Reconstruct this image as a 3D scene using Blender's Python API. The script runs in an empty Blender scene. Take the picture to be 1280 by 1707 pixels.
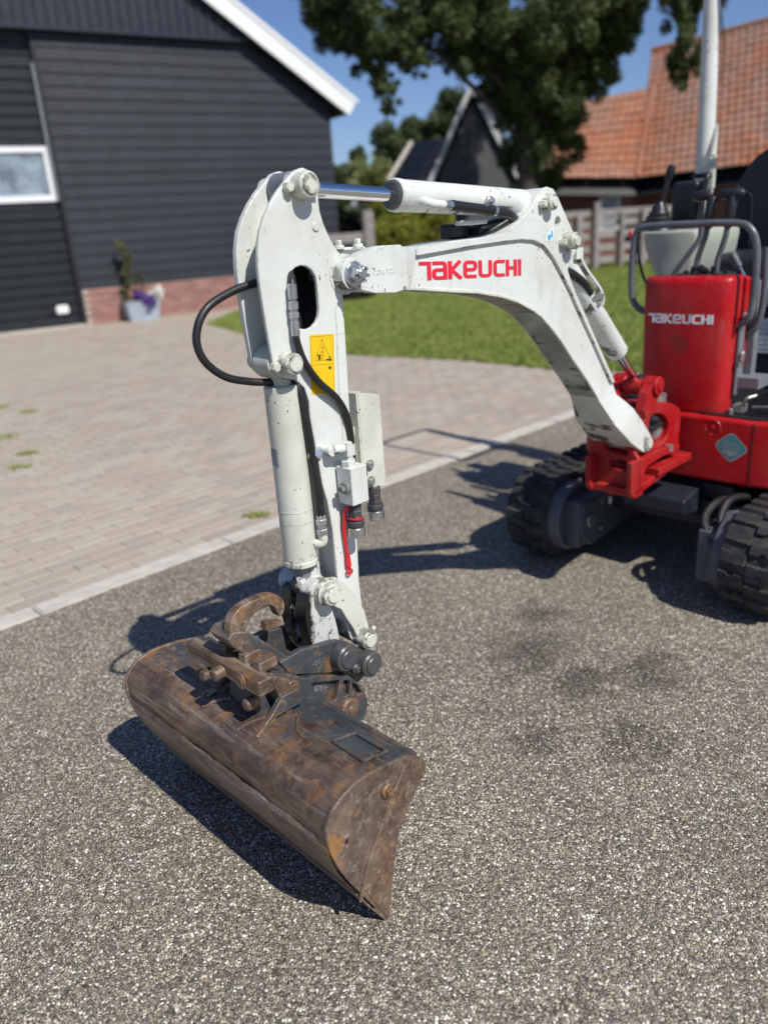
import bpy, bmesh, math, random
import numpy as np
from mathutils import Vector, Matrix

random.seed(7); RNG = np.random.default_rng(11)
SC = bpy.context.scene
COL = SC.collection
rad = math.radians

# ------------------------------------------------------------------ camera
cam_d = bpy.data.cameras.new('camera')
cam = bpy.data.objects.new('camera', cam_d); COL.objects.link(cam)
PITCH, ROLL = rad(20.1), rad(-3.95)
c, s = math.cos(PITCH), math.sin(PITCH)
R0 = Matrix(((1, 0, 0), (0, -s, -c), (0, c, -s)))
cr, sr = math.cos(ROLL), math.sin(ROLL)
R = Matrix(((cr, -sr, 0), (sr, cr, 0), (0, 0, 1))) @ R0
M4 = Matrix.Identity(4)
for i in range(3):
    M4[i][0] = R[0][i]; M4[i][1] = -R[1][i]; M4[i][2] = -R[2][i]
M4[2][3] = 1.5
cam.matrix_world = M4
cam_d.sensor_fit = 'VERTICAL'; cam_d.sensor_height = 36.0
cam_d.lens = 36.0 * 1300 / 1707
cam_d.clip_start = 0.05; cam_d.clip_end = 600
cam_d.dof.use_dof = True
cam_d.dof.focus_distance = 1.95
cam_d.dof.aperture_fstop = 1.6
SC.camera = cam

# ------------------------------------------------------------------ sky and sun
SUN_EL = rad(49); SUN_DIR = Vector((0.612 * math.cos(SUN_EL), -0.791 * math.cos(SUN_EL), math.sin(SUN_EL)))
world = bpy.data.worlds.new('World'); SC.world = world; world.use_nodes = True
wn = world.node_tree.nodes; wl = world.node_tree.links
sky = wn.new('ShaderNodeTexSky'); sky.sky_type = 'NISHITA'; sky.sun_disc = False
sky.sun_elevation = SUN_EL; sky.sun_rotation = math.atan2(SUN_DIR.x, SUN_DIR.y)
sky.air_density = 1.0; sky.dust_density = 0.25; sky.ozone_density = 6.0
bg = wn['Background']; bg.inputs['Strength'].default_value = 0.085
tint = wn.new('ShaderNodeMix'); tint.data_type = 'RGBA'; tint.blend_type = 'MULTIPLY'; tint.inputs[0].default_value = 1.0
tint.inputs[7].default_value = (0.99, 0.98, 1.14, 1); wl.new(sky.outputs[0], tint.inputs[6]); wl.new(tint.outputs[2], bg.inputs[0])
sd = bpy.data.lights.new('sun', 'SUN'); sd.energy = 5.0; sd.angle = rad(0.53); sd.color = (1.0, 0.965, 0.905)
sun = bpy.data.objects.new('sun', sd); COL.objects.link(sun)
sun.rotation_euler = SUN_DIR.to_track_quat('Z', 'Y').to_euler(); sun.location = (0, 0, 30)
SC.view_settings.view_transform = 'Standard'; SC.view_settings.look = 'None'
SC.view_settings.exposure = 0.0; SC.view_settings.gamma = 1.0
SC.view_settings.use_curve_mapping = False

# ------------------------------------------------------------------ materials
class NT:
    def __init__(self, name):
        self.m = bpy.data.materials.new(name); self.m.use_nodes = True
        self.t = self.m.node_tree; self.n = self.t.nodes; self.l = self.t.links
        self.b = self.n['Principled BSDF']; self._pos = None
    def new(self, typ, **kw):
        n = self.n.new(typ)
        for k, v in kw.items():
            if k in n.inputs: self.put(n.inputs[k], v)
            else: setattr(n, k, v)
        return n
    def put(self, sock, v):
        if isinstance(v, bpy.types.NodeSocket): self.l.new(v, sock)
        elif isinstance(v, (tuple, list)) and len(v) == 3 and sock.type == 'RGBA': sock.default_value = (*v, 1)
        else: sock.default_value = v
    def pos(self, scale=None, rot=(0, 0, 0)):
        g = self.new('ShaderNodeTexCoord').outputs['Object']
        if scale is None and rot == (0, 0, 0): return g
        mp = self.new('ShaderNodeMapping'); self.l.new(g, mp.inputs[0])
        mp.inputs['Scale'].default_value = scale or (1, 1, 1); mp.inputs['Rotation'].default_value = rot
        return mp.outputs[0]
    def noise(self, scale, detail=4, rough=0.55, vec=None, dist=0.0):
        n = self.new('ShaderNodeTexNoise'); self.l.new(vec or self.pos(), n.inputs['Vector'])
        n.inputs['Scale'].default_value = scale; n.inputs['Detail'].default_value = detail
        n.inputs['Roughness'].default_value = rough; n.inputs['Distortion'].default_value = dist
        return n.outputs['Fac']
    def ramp(self, fac, stops, interp='LINEAR'):
        n = self.new('ShaderNodeValToRGB'); self.put(n.inputs[0], fac); cr = n.color_ramp; cr.interpolation = interp
        while len(cr.elements) < len(stops): cr.elements.new(0.5)
        for e, (p, col) in zip(cr.elements, stops):
            e.position = p; e.color = (col, col, col, 1) if isinstance(col, (int, float)) else (*col, 1)
        return n.outputs[0]
    def mix(self, fac, a, b, mode='MIX'):
        n = self.new('ShaderNodeMix', data_type='RGBA', blend_type=mode)
        self.put(n.inputs[0], fac); self.put(n.inputs[6], a); self.put(n.inputs[7], b)
        return n.outputs[2]
    def math(self, op, a, b=0.0, cl=False):
        n = self.new('ShaderNodeMath', operation=op); n.use_clamp = cl
        self.put(n.inputs[0], a); self.put(n.inputs[1], b); return n.outputs[0]
    def sep(self, vec):
        n = self.new('ShaderNodeSeparateXYZ'); self.l.new(vec, n.inputs[0]); return n.outputs
    def bump(self, h, strength=0.3, dist=0.01):
        n = self.new('ShaderNodeBump'); n.inputs['Strength'].default_value = strength
        n.inputs['Distance'].default_value = dist; self.l.new(h, n.inputs['Height'])
        self.l.new(n.outputs[0], self.b.inputs['Normal'])
    def out(self, col=None, rough=0.5, metal=0.0, spec=None, coat=None):
        if col is not None: self.put(self.b.inputs['Base Color'], col)
        self.put(self.b.inputs['Roughness'], rough); self.put(self.b.inputs['Metallic'], metal)
        if spec is not None: self.put(self.b.inputs['Specular IOR Level'], spec)
        if coat: self.put(self.b.inputs['Coat Weight'], coat); self.b.inputs['Coat Roughness'].default_value = 0.08
        return self.m

def plain(name, col, rough=0.5, metal=0.0, var=0.12, sc=9.0, bump=0.0, bsc=150, coat=None):
    t = NT(name)
    n = t.noise(sc, 5, 0.6)
    dark = tuple(x * (1 - var) for x in col); lite = tuple(min(1, x * (1 + var)) for x in col)
    co = t.ramp(n, [(0.3, dark), (0.7, lite)])
    if bump: t.bump(t.noise(bsc, 3), bump, 0.003)
    rr = t.ramp(t.noise(sc * 3, 3), [(0.3, max(0, rough - 0.07)), (0.7, min(1, rough + 0.08))])
    return t.out(co, rr, metal, coat=coat)

def paint(name, col, rough=0.38, chip=0.69, grime=0.25, edge=0.5, worn=(0.30, 0.27, 0.20), rust=(0.10, 0.045, 0.025), coat=None, scuff=False, spec=None, grease=False):
    """gloss paint with grime, small chips and rubbed edges"""
    t = NT(name)
    g = t.noise(5, 6, 0.65)
    base = t.mix(t.ramp(g, [(0.42, 0.0), (0.75, grime)]), col, (0.30, 0.28, 0.20))
    st = t.noise(26, 4, 0.6, t.pos((1, 1, 0.25)))
    base = t.mix(t.ramp(st, [(0.60, 0.0), (0.78, grime * 0.9)]), base, (0.33, 0.31, 0.24))
    bv = t.new('ShaderNodeBevel', samples=4); bv.inputs['Radius'].default_value = 0.006
    ge = t.new('ShaderNodeNewGeometry')
    dt = t.new('ShaderNodeVectorMath', operation='DOT_PRODUCT')
    t.l.new(bv.outputs[0], dt.inputs[0]); t.l.new(ge.outputs['Normal'], dt.inputs[1])
    em = t.ramp(dt.outputs['Value'], [(0.86, 1.0), (0.985, 0.0)])
    en = t.ramp(t.noise(38, 5, 0.7), [(0.48, 0.0), (0.62, edge)])
    base = t.mix(t.math('MULTIPLY', em, en), base, worn)
    sc1 = t.ramp(t.noise(60, 4, 0.6, t.pos((0.25, 1, 1.6), (0.2, 0.9, 0.3))), [(0.66, 0.0), (0.70, 0.45)])
    base = t.mix(sc1, base, tuple(x * 0.62 for x in col))
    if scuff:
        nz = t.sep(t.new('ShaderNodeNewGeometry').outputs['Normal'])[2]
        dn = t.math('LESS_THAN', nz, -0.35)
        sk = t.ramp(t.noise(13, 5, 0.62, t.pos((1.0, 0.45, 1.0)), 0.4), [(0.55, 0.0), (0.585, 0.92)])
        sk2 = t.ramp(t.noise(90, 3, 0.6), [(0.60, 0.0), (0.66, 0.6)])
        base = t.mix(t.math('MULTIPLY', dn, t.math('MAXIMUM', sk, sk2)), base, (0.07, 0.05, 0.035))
    ch = t.ramp(t.noise(75, 3, 0.55), [(chip, 0.0), (chip + 0.02, 1.0)])
    ch2 = t.ramp(t.noise(9, 2), [(0.50, 0.0), (0.56, 1.0)])
    base = t.mix(t.math('MULTIPLY', ch, ch2), base, rust)
    cr = t.ramp(t.noise(95, 4, 0.6), [(0.57, 0.0), (0.60, 1.0)])
    base = t.mix(t.math('MULTIPLY', t.math('MULTIPLY', em, cr), edge), base, rust)
    if grease:
        gx = t.sep(t.pos()); gn = t.noise(30, 6, 0.75); km = None
        for (px, pz, pr) in ((2.197, 0.650, 0.062), (2.087, 0.473, 0.046), (2.231, 1.226, 0.034), (2.145, 1.592, 0.034), (2.036, 1.401, 0.050), (1.24, 1.533, 0.036), (1.132, 1.421, 0.04), (0.595, 0.659, 0.05), (2.215, 0.722, 0.055)):
            dx = t.math('SUBTRACT', gx[0], px); dz = t.math('SUBTRACT', gx[2], pz)
            d = t.math('SQRT', t.math('ADD', t.math('MULTIPLY', dx, dx), t.math('MULTIPLY', dz, dz)))
            k = t.math('SUBTRACT', gn, t.math('ADD', 0.37, t.math('MULTIPLY', t.math('ABSOLUTE', t.math('SUBTRACT', d, 0.55 * pr)), 0.50 / pr)))
            km = k if km is None else t.math('MAXIMUM', km, k)
        base = t.mix(t.ramp(km, [(0.06, 0.0), (0.15, 0.72)]), base, (0.035, 0.028, 0.022))
    t.bump(t.noise(260, 2), 0.035, 0.002)
    rr = t.ramp(t.noise(14, 4), [(0.3, rough - 0.08), (0.7, rough + 0.14)])
    return t.out(base, rr, coat=coat, spec=spec)

def stripes_none(): pass

M = {}
M['white'] = paint('white_paint', (0.665, 0.685, 0.64), grime=0.42, edge=0.75, chip=0.66, scuff=True, grease=True)
M['white_dirty'] = paint('white_paint_worn', (0.62, 0.63, 0.54), chip=0.668, grime=0.5, edge=0.9, grease=True)
M['red'] = paint('red_paint', (0.44, 0.004, 0.010), rough=0.36, chip=0.72, grime=0.13, edge=0.45, worn=(0.35, 0.05, 0.04), spec=0.28)
M['red_cast'] = paint('red_paint_casting', (0.36, 0.006, 0.009), rough=0.42, chip=0.68, grime=0.12, edge=0.5, worn=(0.30, 0.06, 0.04), spec=0.3)
M['darksteel'] = paint('dark_grey_paint', (0.045, 0.05, 0.058), rough=0.42, chip=0.62, grime=0.15, edge=0.8, worn=(0.16, 0.14, 0.12), rust=(0.13, 0.06, 0.03))
M['frame_blue'] = plain('undercarriage_paint', (0.016, 0.019, 0.028), 0.45, var=0.35)
M['idler'] = paint('idler_steel', (0.075, 0.085, 0.105), rough=0.5, chip=0.58, grime=0.22, edge=0.8, rust=(0.16, 0.08, 0.04))
M['chrome'] = NT('chrome').out((0.82, 0.83, 0.85), 0.07, 1.0)
M['zinc'] = plain('zinc_plated_steel', (0.55, 0.56, 0.57), 0.28, 0.9, 0.2, 40)
M['steel'] = plain('bare_steel', (0.38, 0.37, 0.34), 0.40, 0.7, 0.3, 45, 0.1)
M['hose'] = plain('hose_rubber', (0.014, 0.014, 0.015), 0.45, 0, 0.3, 30, 0.1, 300)
t = NT('track_rubber'); M['rubber'] = None; _d = t.mix(t.ramp(t.noise(16, 6, 0.72), [(0.48, 0.0), (0.70, 0.75)]), (0.020, 0.020, 0.022), (0.10, 0.088, 0.072)); t.bump(t.noise(180, 4), 0.35, 0.003); M['rubber'] = t.out(_d, 0.75)
M['blackplastic'] = plain('black_plastic', (0.016, 0.017, 0.019), 0.40, 0, 0.2, 20, 0.08, 400)
M['seat'] = plain('seat_vinyl', (0.012, 0.014, 0.021), 0.48, 0, 0.2, 20, 0.15, 500)
M['navy'] = plain('dark_navy_panel', (0.018, 0.024, 0.040), 0.42, 0, 0.3, 8)
M['greybar'] = plain('grey_tube_paint', (0.105, 0.115, 0.13), 0.33, 0, 0.2, 20)
M['podgrey'] = plain('grey_green_plastic', (0.36, 0.38, 0.32), 0.5, 0, 0.1, 8)
M['palegrey'] = plain('pale_grey_panel', (0.27, 0.31, 0.36), 0.45, 0, 0.1, 8)
M['midgrey'] = plain('mid_grey_metal', (0.20, 0.215, 0.23), 0.42, 0.2, 0.15, 12)
M['yellow'] = plain('yellow_sticker', (0.80, 0.52, 0.008), 0.4, 0, 0.06, 20)
M['ink'] = plain('black_ink', (0.03, 0.025, 0.015), 0.5)
M['yellowline'] = plain('yellow_print_line', (0.50, 0.30, 0.01), 0.5)
M['logo_red'] = plain('red_lettering', (0.72, 0.018, 0.045), 0.35, 0, 0.05)
M['logo_white'] = plain('white_lettering', (0.74, 0.73, 0.75), 0.4, 0, 0.05)
M['bluelabel'] = plain('blue_print', (0.03, 0.33, 0.65), 0.4)
M['paper'] = plain('white_label', (0.70, 0.74, 0.76), 0.4, 0, 0.04)
M['teal'] = plain('teal_sticker', (0.075, 0.30, 0.31), 0.35, 0, 0.12, 60)
M['silver'] = plain('silver_print', (0.50, 0.50, 0.50), 0.3, 0.4)
M['redplastic'] = plain('red_cap_rubber', (0.62, 0.02, 0.025), 0.4)

def grease_paint():
    t = NT('greasy_white_paint')
    n = t.noise(22, 6, 0.7); p = t.sep(t.pos())
    k = t.math('ADD', t.math('MULTIPLY', n, 1.0), t.math('MULTIPLY', t.math('SUBTRACT', p[0], 2.232), 12.0))
    k = t.ramp(k, [(0.52, 0.0), (0.66, 1.0)])
    g2 = t.ramp(t.noise(48, 5, 0.7), [(0.58, 0.0), (0.66, 1.0)])
    k = t.math('MAXIMUM', k, g2)
    co = t.mix(k, (0.56, 0.56, 0.52), (0.012, 0.012, 0.012))
    t.bump(n, 0.3, 0.004)
    return t.out(co, t.mix(k, (0.4, 0.4, 0.4), (0.22, 0.22, 0.22)))
M['grease'] = grease_paint()

def bucket_steel(name, paint_amt, orange=0.5, base_a=(0.050, 0.033, 0.025), base_b=(0.215, 0.143, 0.098)):
    """worn bucket steel: brown patina, lateral scratches, blue-grey paint left on top, orange rust"""
    t = NT(name)
    big = t.noise(6, 6, 0.68)
    fine = t.noise(42, 6, 0.72)
    scr = t.noise(34, 6, 0.75, t.pos((1.0, 0.07, 1.0)))
    scr2 = t.noise(120, 3, 0.6, t.pos((0.18, 1.0, 0.5), (0.4, 0.2, 0.7)))
    co = t.mix(t.ramp(big, [(0.36, 0.0), (0.64, 1.0)]), base_a, base_b)
    co = t.mix(t.ramp(fine, [(0.42, 0.0), (0.72, 0.65)]), co, (0.24, 0.175, 0.13))
    co = t.mix(t.ramp(t.noise(11, 4, 0.6), [(0.50, 0.0), (0.66, 0.7)]), co, (0.080, 0.052, 0.052))
    co = t.mix(t.ramp(scr, [(0.52, 0.0), (0.64, 0.75)]), co, (0.40, 0.33, 0.26))
    co = t.mix(t.ramp(t.noise(70, 4, 0.7, t.pos((1.0, 0.05, 1.0))), [(0.55, 0.0), (0.66, 0.55)]), co, (0.05, 0.037, 0.032))
    p = t.sep(t.pos())
    # paint survives where the soil never rubs: on the flat top behind the curve
    pm = t.math('ADD', t.math('MULTIPLY', t.math('SUBTRACT', 2.462, p[0]), 7.0),
                t.math('MULTIPLY', t.math('SUBTRACT', fine, 0.5), 3.0))
    pm = t.math('ADD', pm, t.math('MULTIPLY', t.math('SUBTRACT', big, 0.5), 3.0))
    pm = t.math('MULTIPLY', t.ramp(pm, [(0.20, 0.0), (0.55, 1.0)]), paint_amt)
    pc = t.mix(fine, (0.036, 0.045, 0.054), (0.085, 0.100, 0.112))
    co = t.mix(pm, co, pc)
    om = t.math('MULTIPLY', t.ramp(t.noise(15, 6, 0.75, dist=0.6), [(0.53, 0.0), (0.66, 1.0)]), orange)
    co = t.mix(om, co, (0.36, 0.18, 0.07))
    if name == 'bucket_side_steel':   # fresh rust round the hole at the front edge of the near side plate
        d = t.new('ShaderNodeVectorMath', operation='DISTANCE'); t.l.new(t.pos((1, 1, 0.62)), d.inputs[0]); d.inputs[1].default_value = (2.546, 0.43, 0.186)
        k = t.math('ADD', t.math('MULTIPLY', d.outputs['Value'], 22.0), t.math('MULTIPLY', t.math('SUBTRACT', fine, 0.5), 3.6))
        co = t.mix(t.ramp(k, [(0.30, 0.85), (0.85, 0.0)]), co, (0.42, 0.205, 0.06))
    co = t.mix(t.math('MULTIPLY', t.ramp(scr2, [(0.66, 0.0), (0.72, 1.0)]), 0.35), co, (0.30, 0.25, 0.20))
    bv = t.new('ShaderNodeBevel', samples=4); bv.inputs['Radius'].default_value = 0.007
    ge = t.new('ShaderNodeNewGeometry')
    dt = t.new('ShaderNodeVectorMath', operation='DOT_PRODUCT')
    t.l.new(bv.outputs[0], dt.inputs[0]); t.l.new(ge.outputs['Normal'], dt.inputs[1])
    em = t.ramp(dt.outputs['Value'], [(0.84, 1.0), (0.98, 0.0)])
    co = t.mix(t.math('MULTIPLY', em, t.ramp(fine, [(0.40, 0.0), (0.62, 0.75)])), co, (0.27, 0.18, 0.11))
    h = t.math('ADD', t.math('MULTIPLY', fine, 0.6), t.math('MULTIPLY', scr, 0.5))
    h = t.math('ADD', h, t.math('MULTIPLY', big, 1.2))
    t.bump(h, 0.7, 0.006)
    return t.out(co, t.ramp(fine, [(0.3, 0.26), (0.7, 0.52)]), t.ramp(big, [(0.3, 0.45), (0.7, 0.12)]))
M['bucket'] = bucket_steel('bucket_steel', 1.0, 0.72)
M['bucket_side'] = bucket_steel('bucket_side_steel', 0.0, 0.22, (0.105, 0.078, 0.062), (0.22, 0.155, 0.115))
M['coupler'] = bucket_steel('coupler_steel', 0.92, 0.6)
M['rusty'] = bucket_steel('rusty_steel', 0.0, 0.8, (0.085, 0.055, 0.040), (0.21, 0.135, 0.085))

# ------------------------------------------------------------------ object helpers
def link(o, parent=None):
    COL.objects.link(o)
    if parent is not None: o.parent = parent
    return o
def smooth_by_angle(me, ang=35):
    bm = bmesh.new(); bm.from_mesh(me)
    for f in bm.faces: f.smooth = True
    for e in bm.edges:
        if len(e.link_faces) == 2 and e.calc_face_angle(0) > rad(ang): e.smooth = False
    bm.to_mesh(me); bm.free()
def new_obj(name, bm, mats, parent=None, smooth=35, bevel=0.0, seg=2):
    bmesh.ops.recalc_face_normals(bm, faces=bm.faces)
    me = bpy.data.meshes.new(name); bm.to_mesh(me); bm.free()
    for m in (mats if isinstance(mats, (list, tuple)) else [mats]): me.materials.append(M[m] if isinstance(m, str) else m)
    if smooth and not bevel: smooth_by_angle(me, smooth)
    o = bpy.data.objects.new(name, me); link(o, parent)
    if bevel:
        for p in me.polygons: p.use_smooth = True
        b = o.modifiers.new('bevel', 'BEVEL'); b.width = bevel; b.segments = seg; b.limit_method = 'ANGLE'
        b.angle_limit = rad(32); b.harden_normals = True; b.miter_outer = 'MITER_ARC'
    return o
def mesh_np(name, verts, faces, mats, parent=None, midx=None, smooth=False):
    """fast mesh from numpy arrays, all faces with the same vertex count"""
    me = bpy.data.meshes.new(name); verts = np.asarray(verts, np.float32); faces = np.asarray(faces, np.int32)
    nv, (nf, k) = len(verts), faces.shape
    me.vertices.add(nv); me.vertices.foreach_set('co', verts.ravel())
    me.loops.add(nf * k); me.loops.foreach_set('vertex_index', faces.ravel())
    me.polygons.add(nf); me.polygons.foreach_set('loop_start', np.arange(0, nf * k, k, dtype=np.int32))
    me.polygons.foreach_set('loop_total', np.full(nf, k, np.int32))
    for m in (mats if isinstance(mats, (list, tuple)) else [mats]): me.materials.append(M[m] if isinstance(m, str) else m)
    if midx is not None: me.polygons.foreach_set('material_index', np.asarray(midx, np.int32))
    me.polygons.foreach_set('use_smooth', np.full(nf, smooth))
    me.update(calc_edges=True); me.validate()
    o = bpy.data.objects.new(name, me); return link(o, parent)
def empty(name, loc, rz, label, cat, group=None):
    o = bpy.data.objects.new(name, None); o.location = loc; o.rotation_euler = (0, 0, rz); o.empty_display_size = 0.2
    link(o); return tag(o, label, cat, group)
def tag(o, label, cat, group=None):
    o['label'] = label; o['category'] = cat
    if group: o['group'] = group
    return o
def structure(o): o['kind'] = 'structure'; return o
def stuff(o): o['kind'] = 'stuff'; return o

def chaikin(p, n=1):
    p = [tuple(q) for q in p]
    for _ in range(n):
        r = []
        for i in range(len(p)):
            a, b = p[i], p[(i + 1) % len(p)]
            r.append(tuple(a[k] * 0.75 + b[k] * 0.25 for k in range(len(a)))); r.append(tuple(a[k] * 0.25 + b[k] * 0.75 for k in range(len(a))))
        p = r
    return p
def arc(cx, cz, r, a0, a1, n=10):
    return [(cx + r * math.cos(rad(a0 + (a1 - a0) * i / n)), cz + r * math.sin(rad(a0 + (a1 - a0) * i / n))) for i in range(n + 1)]
def stadium(cx, z0, z1, r, n=8):
    return arc(cx, z1, r, 0, 180, n) + arc(cx, z0, r, 180, 360, n)

SX = 2.4       # the excavator's root stands 2.4 m behind the bucket edge
def V(x, y, z): return (x + SX, y, z)
def prism(bm, poly, y0, y1, holes=(), mat=0, hw=None):
    """polygon in the (forward, up) plane given thickness along the lateral axis; hw(x, z) optional half-width"""
    loops = [list(poly)] + [list(h) for h in holes]
    made = []
    for side in (0, 1):
        tmp = bmesh.new(); L = []
        for lp in loops:
            vs = [tmp.verts.new((q[0], 0, q[1])) for q in lp]; L.append(vs)
            for i in range(len(vs)): tmp.edges.new((vs[i], vs[(i + 1) % len(vs)]))
        bmesh.ops.triangle_fill(tmp, use_beauty=True, edges=tmp.edges[:])
        tmp.verts.index_update()
        mp = {}
        for v in tmp.verts:
            y = (y0, y1)[side] if hw is None else (-1, 1)[side] * hw(v.co.x, v.co.z)
            mp[v.index] = bm.verts.new((v.co.x + SX, y, v.co.z))
        for f in tmp.faces:
            nf = bm.faces.new([mp[v.index] for v in f.verts]); nf.material_index = mat
        made.append([[mp[v.index] for v in lp] for lp in L]); tmp.free()
    for a, b in zip(*made):
        for i in range(len(a)):
            j = (i + 1) % len(a)
            f = bm.faces.new((a[i], a[j], b[j], b[i])); f.material_index = mat
def frame_of(d):
    d = Vector(d).normalized(); u = d.orthogonal().normalized(); return d, u, d.cross(u)
def lathe(bm, p0, d, prof, n=24, mat=0, ang0=0.0):
    """rings (distance along d, radius) round an axis"""
    d, u, w = frame_of(d); p0 = Vector(p0); rings = []
    for t, r in prof:
        rings.append([bm.verts.new(p0 + d * t + (u * math.cos(2 * math.pi * k / n + ang0) + w * math.sin(2 * math.pi * k / n + ang0)) * r) for k in range(n)])
    for a, b in zip(rings, rings[1:]):
        for k in range(n):
            f = bm.faces.new((a[k], a[(k + 1) % n], b[(k + 1) % n], b[k])); f.material_index = mat
    for rg in (rings[0], rings[-1]):
        f = bm.faces.new(rg); f.material_index = mat
def cyl(bm, p0, p1, r, n=20, mat=0, ch=0.0, r1=None):
    p0, p1 = Vector(p0), Vector(p1); L = (p1 - p0).length; r1 = r if r1 is None else r1
    if ch: lathe(bm, p0, p1 - p0, [(0, r - ch), (ch, r), (L - ch, r1), (L, r1 - ch)], n, mat)
    else: lathe(bm, p0, p1 - p0, [(0, r), (L, r1)], n, mat)
def catmull(pts, per=8):
    P = [Vector(p) for p in pts]; P = [P[0] * 2 - P[1]] + P + [P[-1] * 2 - P[-2]]; o = []
    for i in range(1, len(P) - 2):
        a, b, c2, d = P[i - 1:i + 3]
        for k in range(per):
            t = k / per
            o.append(0.5 * ((2 * b) + (c2 - a) * t + (2 * a - 5 * b + 4 * c2 - d) * t * t + (3 * b - a - 3 * c2 + d) * t ** 3))
    return o + [P[-2]]
def tube(bm, pts, r, n=12, mat=0, per=8, smooth=True):
    P = catmull(pts, per) if smooth else [Vector(p) for p in pts]
    d, u, w = frame_of(P[1] - P[0]); rings = []
    for i, p in enumerate(P):
        t = (P[min(i + 1, len(P) - 1)] - P[max(i - 1, 0)]).normalized()
        u = (u - t * u.dot(t)).normalized(); w = t.cross(u)
        rr = r[i] if isinstance(r, list) else r
        rings.append([bm.verts.new(p + (u * math.cos(2 * math.pi * k / n) + w * math.sin(2 * math.pi * k / n)) * rr) for k in range(n)])
    for a, b in zip(rings, rings[1:]):
        for k in range(n):
            f = bm.faces.new((a[k], a[(k + 1) % n], b[(k + 1) % n], b[k])); f.material_index = mat
    for rg in (rings[0], rings[-1]):
        f = bm.faces.new(rg); f.material_index = mat
def box(bm, x0, x1, y0, y1, z0, z1, mat=0, mtx=None):
    vs = [Vector((x, y, z)) for z in (z0, z1) for y in (y0, y1) for x in (x0, x1)]
    if mtx is not None: vs = [mtx @ v for v in vs]
    b = [bm.verts.new(v) for v in vs]
    for q in ((0, 1, 3, 2), (4, 6, 7, 5), (0, 4, 5, 1), (2, 3, 7, 6), (0, 2, 6, 4), (1, 5, 7, 3)):
        f = bm.faces.new([b[i] for i in q]); f.material_index = mat
def bxs(bm, x0, x1, y0, y1, z0, z1, mat=0): box(bm, x0 + SX, x1 + SX, y0, y1, z0, z1, mat)
def ribbon_path(pts, w, rnd=0.0):
    """flat letter stroke outlines: list of quads following the polyline with mitred corners"""
    P = [Vector((p[0], p[1])) for p in pts]; L, Rr = [], []
    for i, p in enumerate(P):
        d0 = (P[i] - P[i - 1]).normalized() if i else (P[1] - P[0]).normalized()
        d1 = (P[i + 1] - P[i]).normalized() if i < len(P) - 1 else d0
        n0 = Vector((-d0.y, d0.x)); n1 = Vector((-d1.y, d1.x)); m = (n0 + n1).normalized()
        k = w / 2 / max(0.3, m.dot(n0)); L.append(p + m * k); Rr.append(p - m * k)
    return L, Rr
def rounded(pts, r, n=4):
    P = [Vector((p[0], p[1])) for p in pts]; o = [P[0]]
    for i in range(1, len(P) - 1):
        a, b, c2 = P[i - 1], P[i], P[i + 1]
        ra = min(r, (a - b).length * 0.49, (c2 - b).length * 0.49)
        s0 = b + (a - b).normalized() * ra; s1 = b + (c2 - b).normalized() * ra
        for k in range(n + 1):
            t = k / n; o.append(s0 * (1 - t) ** 2 + b * 2 * t * (1 - t) + s1 * t * t)
    return o + [P[-1]]
GLYPH = {  # strokes of the maker's lettering as painted on the machine (unit height)
 'T': (0.60, [([(0.02, 0.91), (0.46, 0.91)], 0), ([(0.48, 1.0), (0.48, 0.0)], 0)]),
 'A': (0.80, [([(0.04, 0.91), (0.66, 0.91), (0.66, 0.0)], 0.16), ([(0.66, 0.53), (0.11, 0.53), (0.11, 0.09), (0.66, 0.09)], 0.16)]),
 'K': (0.76, [([(0.10, 1.0), (0.10, 0.0)], 0), ([(0.62, 1.0), (0.18, 0.50), (0.66, 0.0)], 0)]),
 'E': (0.80, [([(0.11, 0.48), (0.66, 0.48), (0.66, 0.91), (0.11, 0.91), (0.11, 0.09), (0.70, 0.09)], 0.18)]),
 'U': (0.82, [([(0.11, 1.0), (0.11, 0.09), (0.66, 0.09), (0.66, 1.0)], 0.2)]),
 'C': (0.72, [([(0.66, 0.91), (0.11, 0.91), (0.11, 0.09), (0.66, 0.09)], 0.2)]),
 'H': (0.72, [([(0.10, 1.0), (0.10, 0.0)], 0), ([(0.10, 0.50), (0.56, 0.50)], 0), ([(0.56, 1.0), (0.56, 0.0)], 0)]),
 'I': (0.22, [([(0.10, 1.0), (0.10, 0.0)], 0)]),
}
def letters(word, width, height, place, parent, mat, weight=0.19):
    """each letter a thin raised piece; place(u, v, n) -> point, u along, v up, n proud"""
    tot = sum(GLYPH[ch][0] for ch in word); sc = width / tot; x = 0.0
    for ch in word:
        bm = bmesh.new()
        for q, (pts, rr) in enumerate(GLYPH[ch][1]):
            pp = rounded(pts, rr) if rr else [Vector(p) for p in pts]
            Lf, Rg = ribbon_path(pp, weight)
            top = 0.0012 + 0.0001 * q
            def mk(v, n): return bm.verts.new(place((x + v.x) * sc, v.y * height, n))
            a = [mk(v, top) for v in Lf]; b = [mk(v, top) for v in Rg]
            a2 = [mk(v, 0) for v in Lf]; b2 = [mk(v, 0) for v in Rg]
            for i in range(len(a) - 1):
                bm.faces.new((a[i], a[i + 1], b[i + 1], b[i])); bm.faces.new((a[i], a2[i], a2[i + 1], a[i + 1]))
                bm.faces.new((b[i], b[i + 1], b2[i + 1], b2[i]))
            bm.faces.new((a[0], b[0], b2[0], a2[0])); bm.faces.new((a[-1], a2[-1], b2[-1], b[-1]))
        o = new_obj('letter', bm, mat, parent, smooth=0); x += GLYPH[ch][0]
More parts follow.
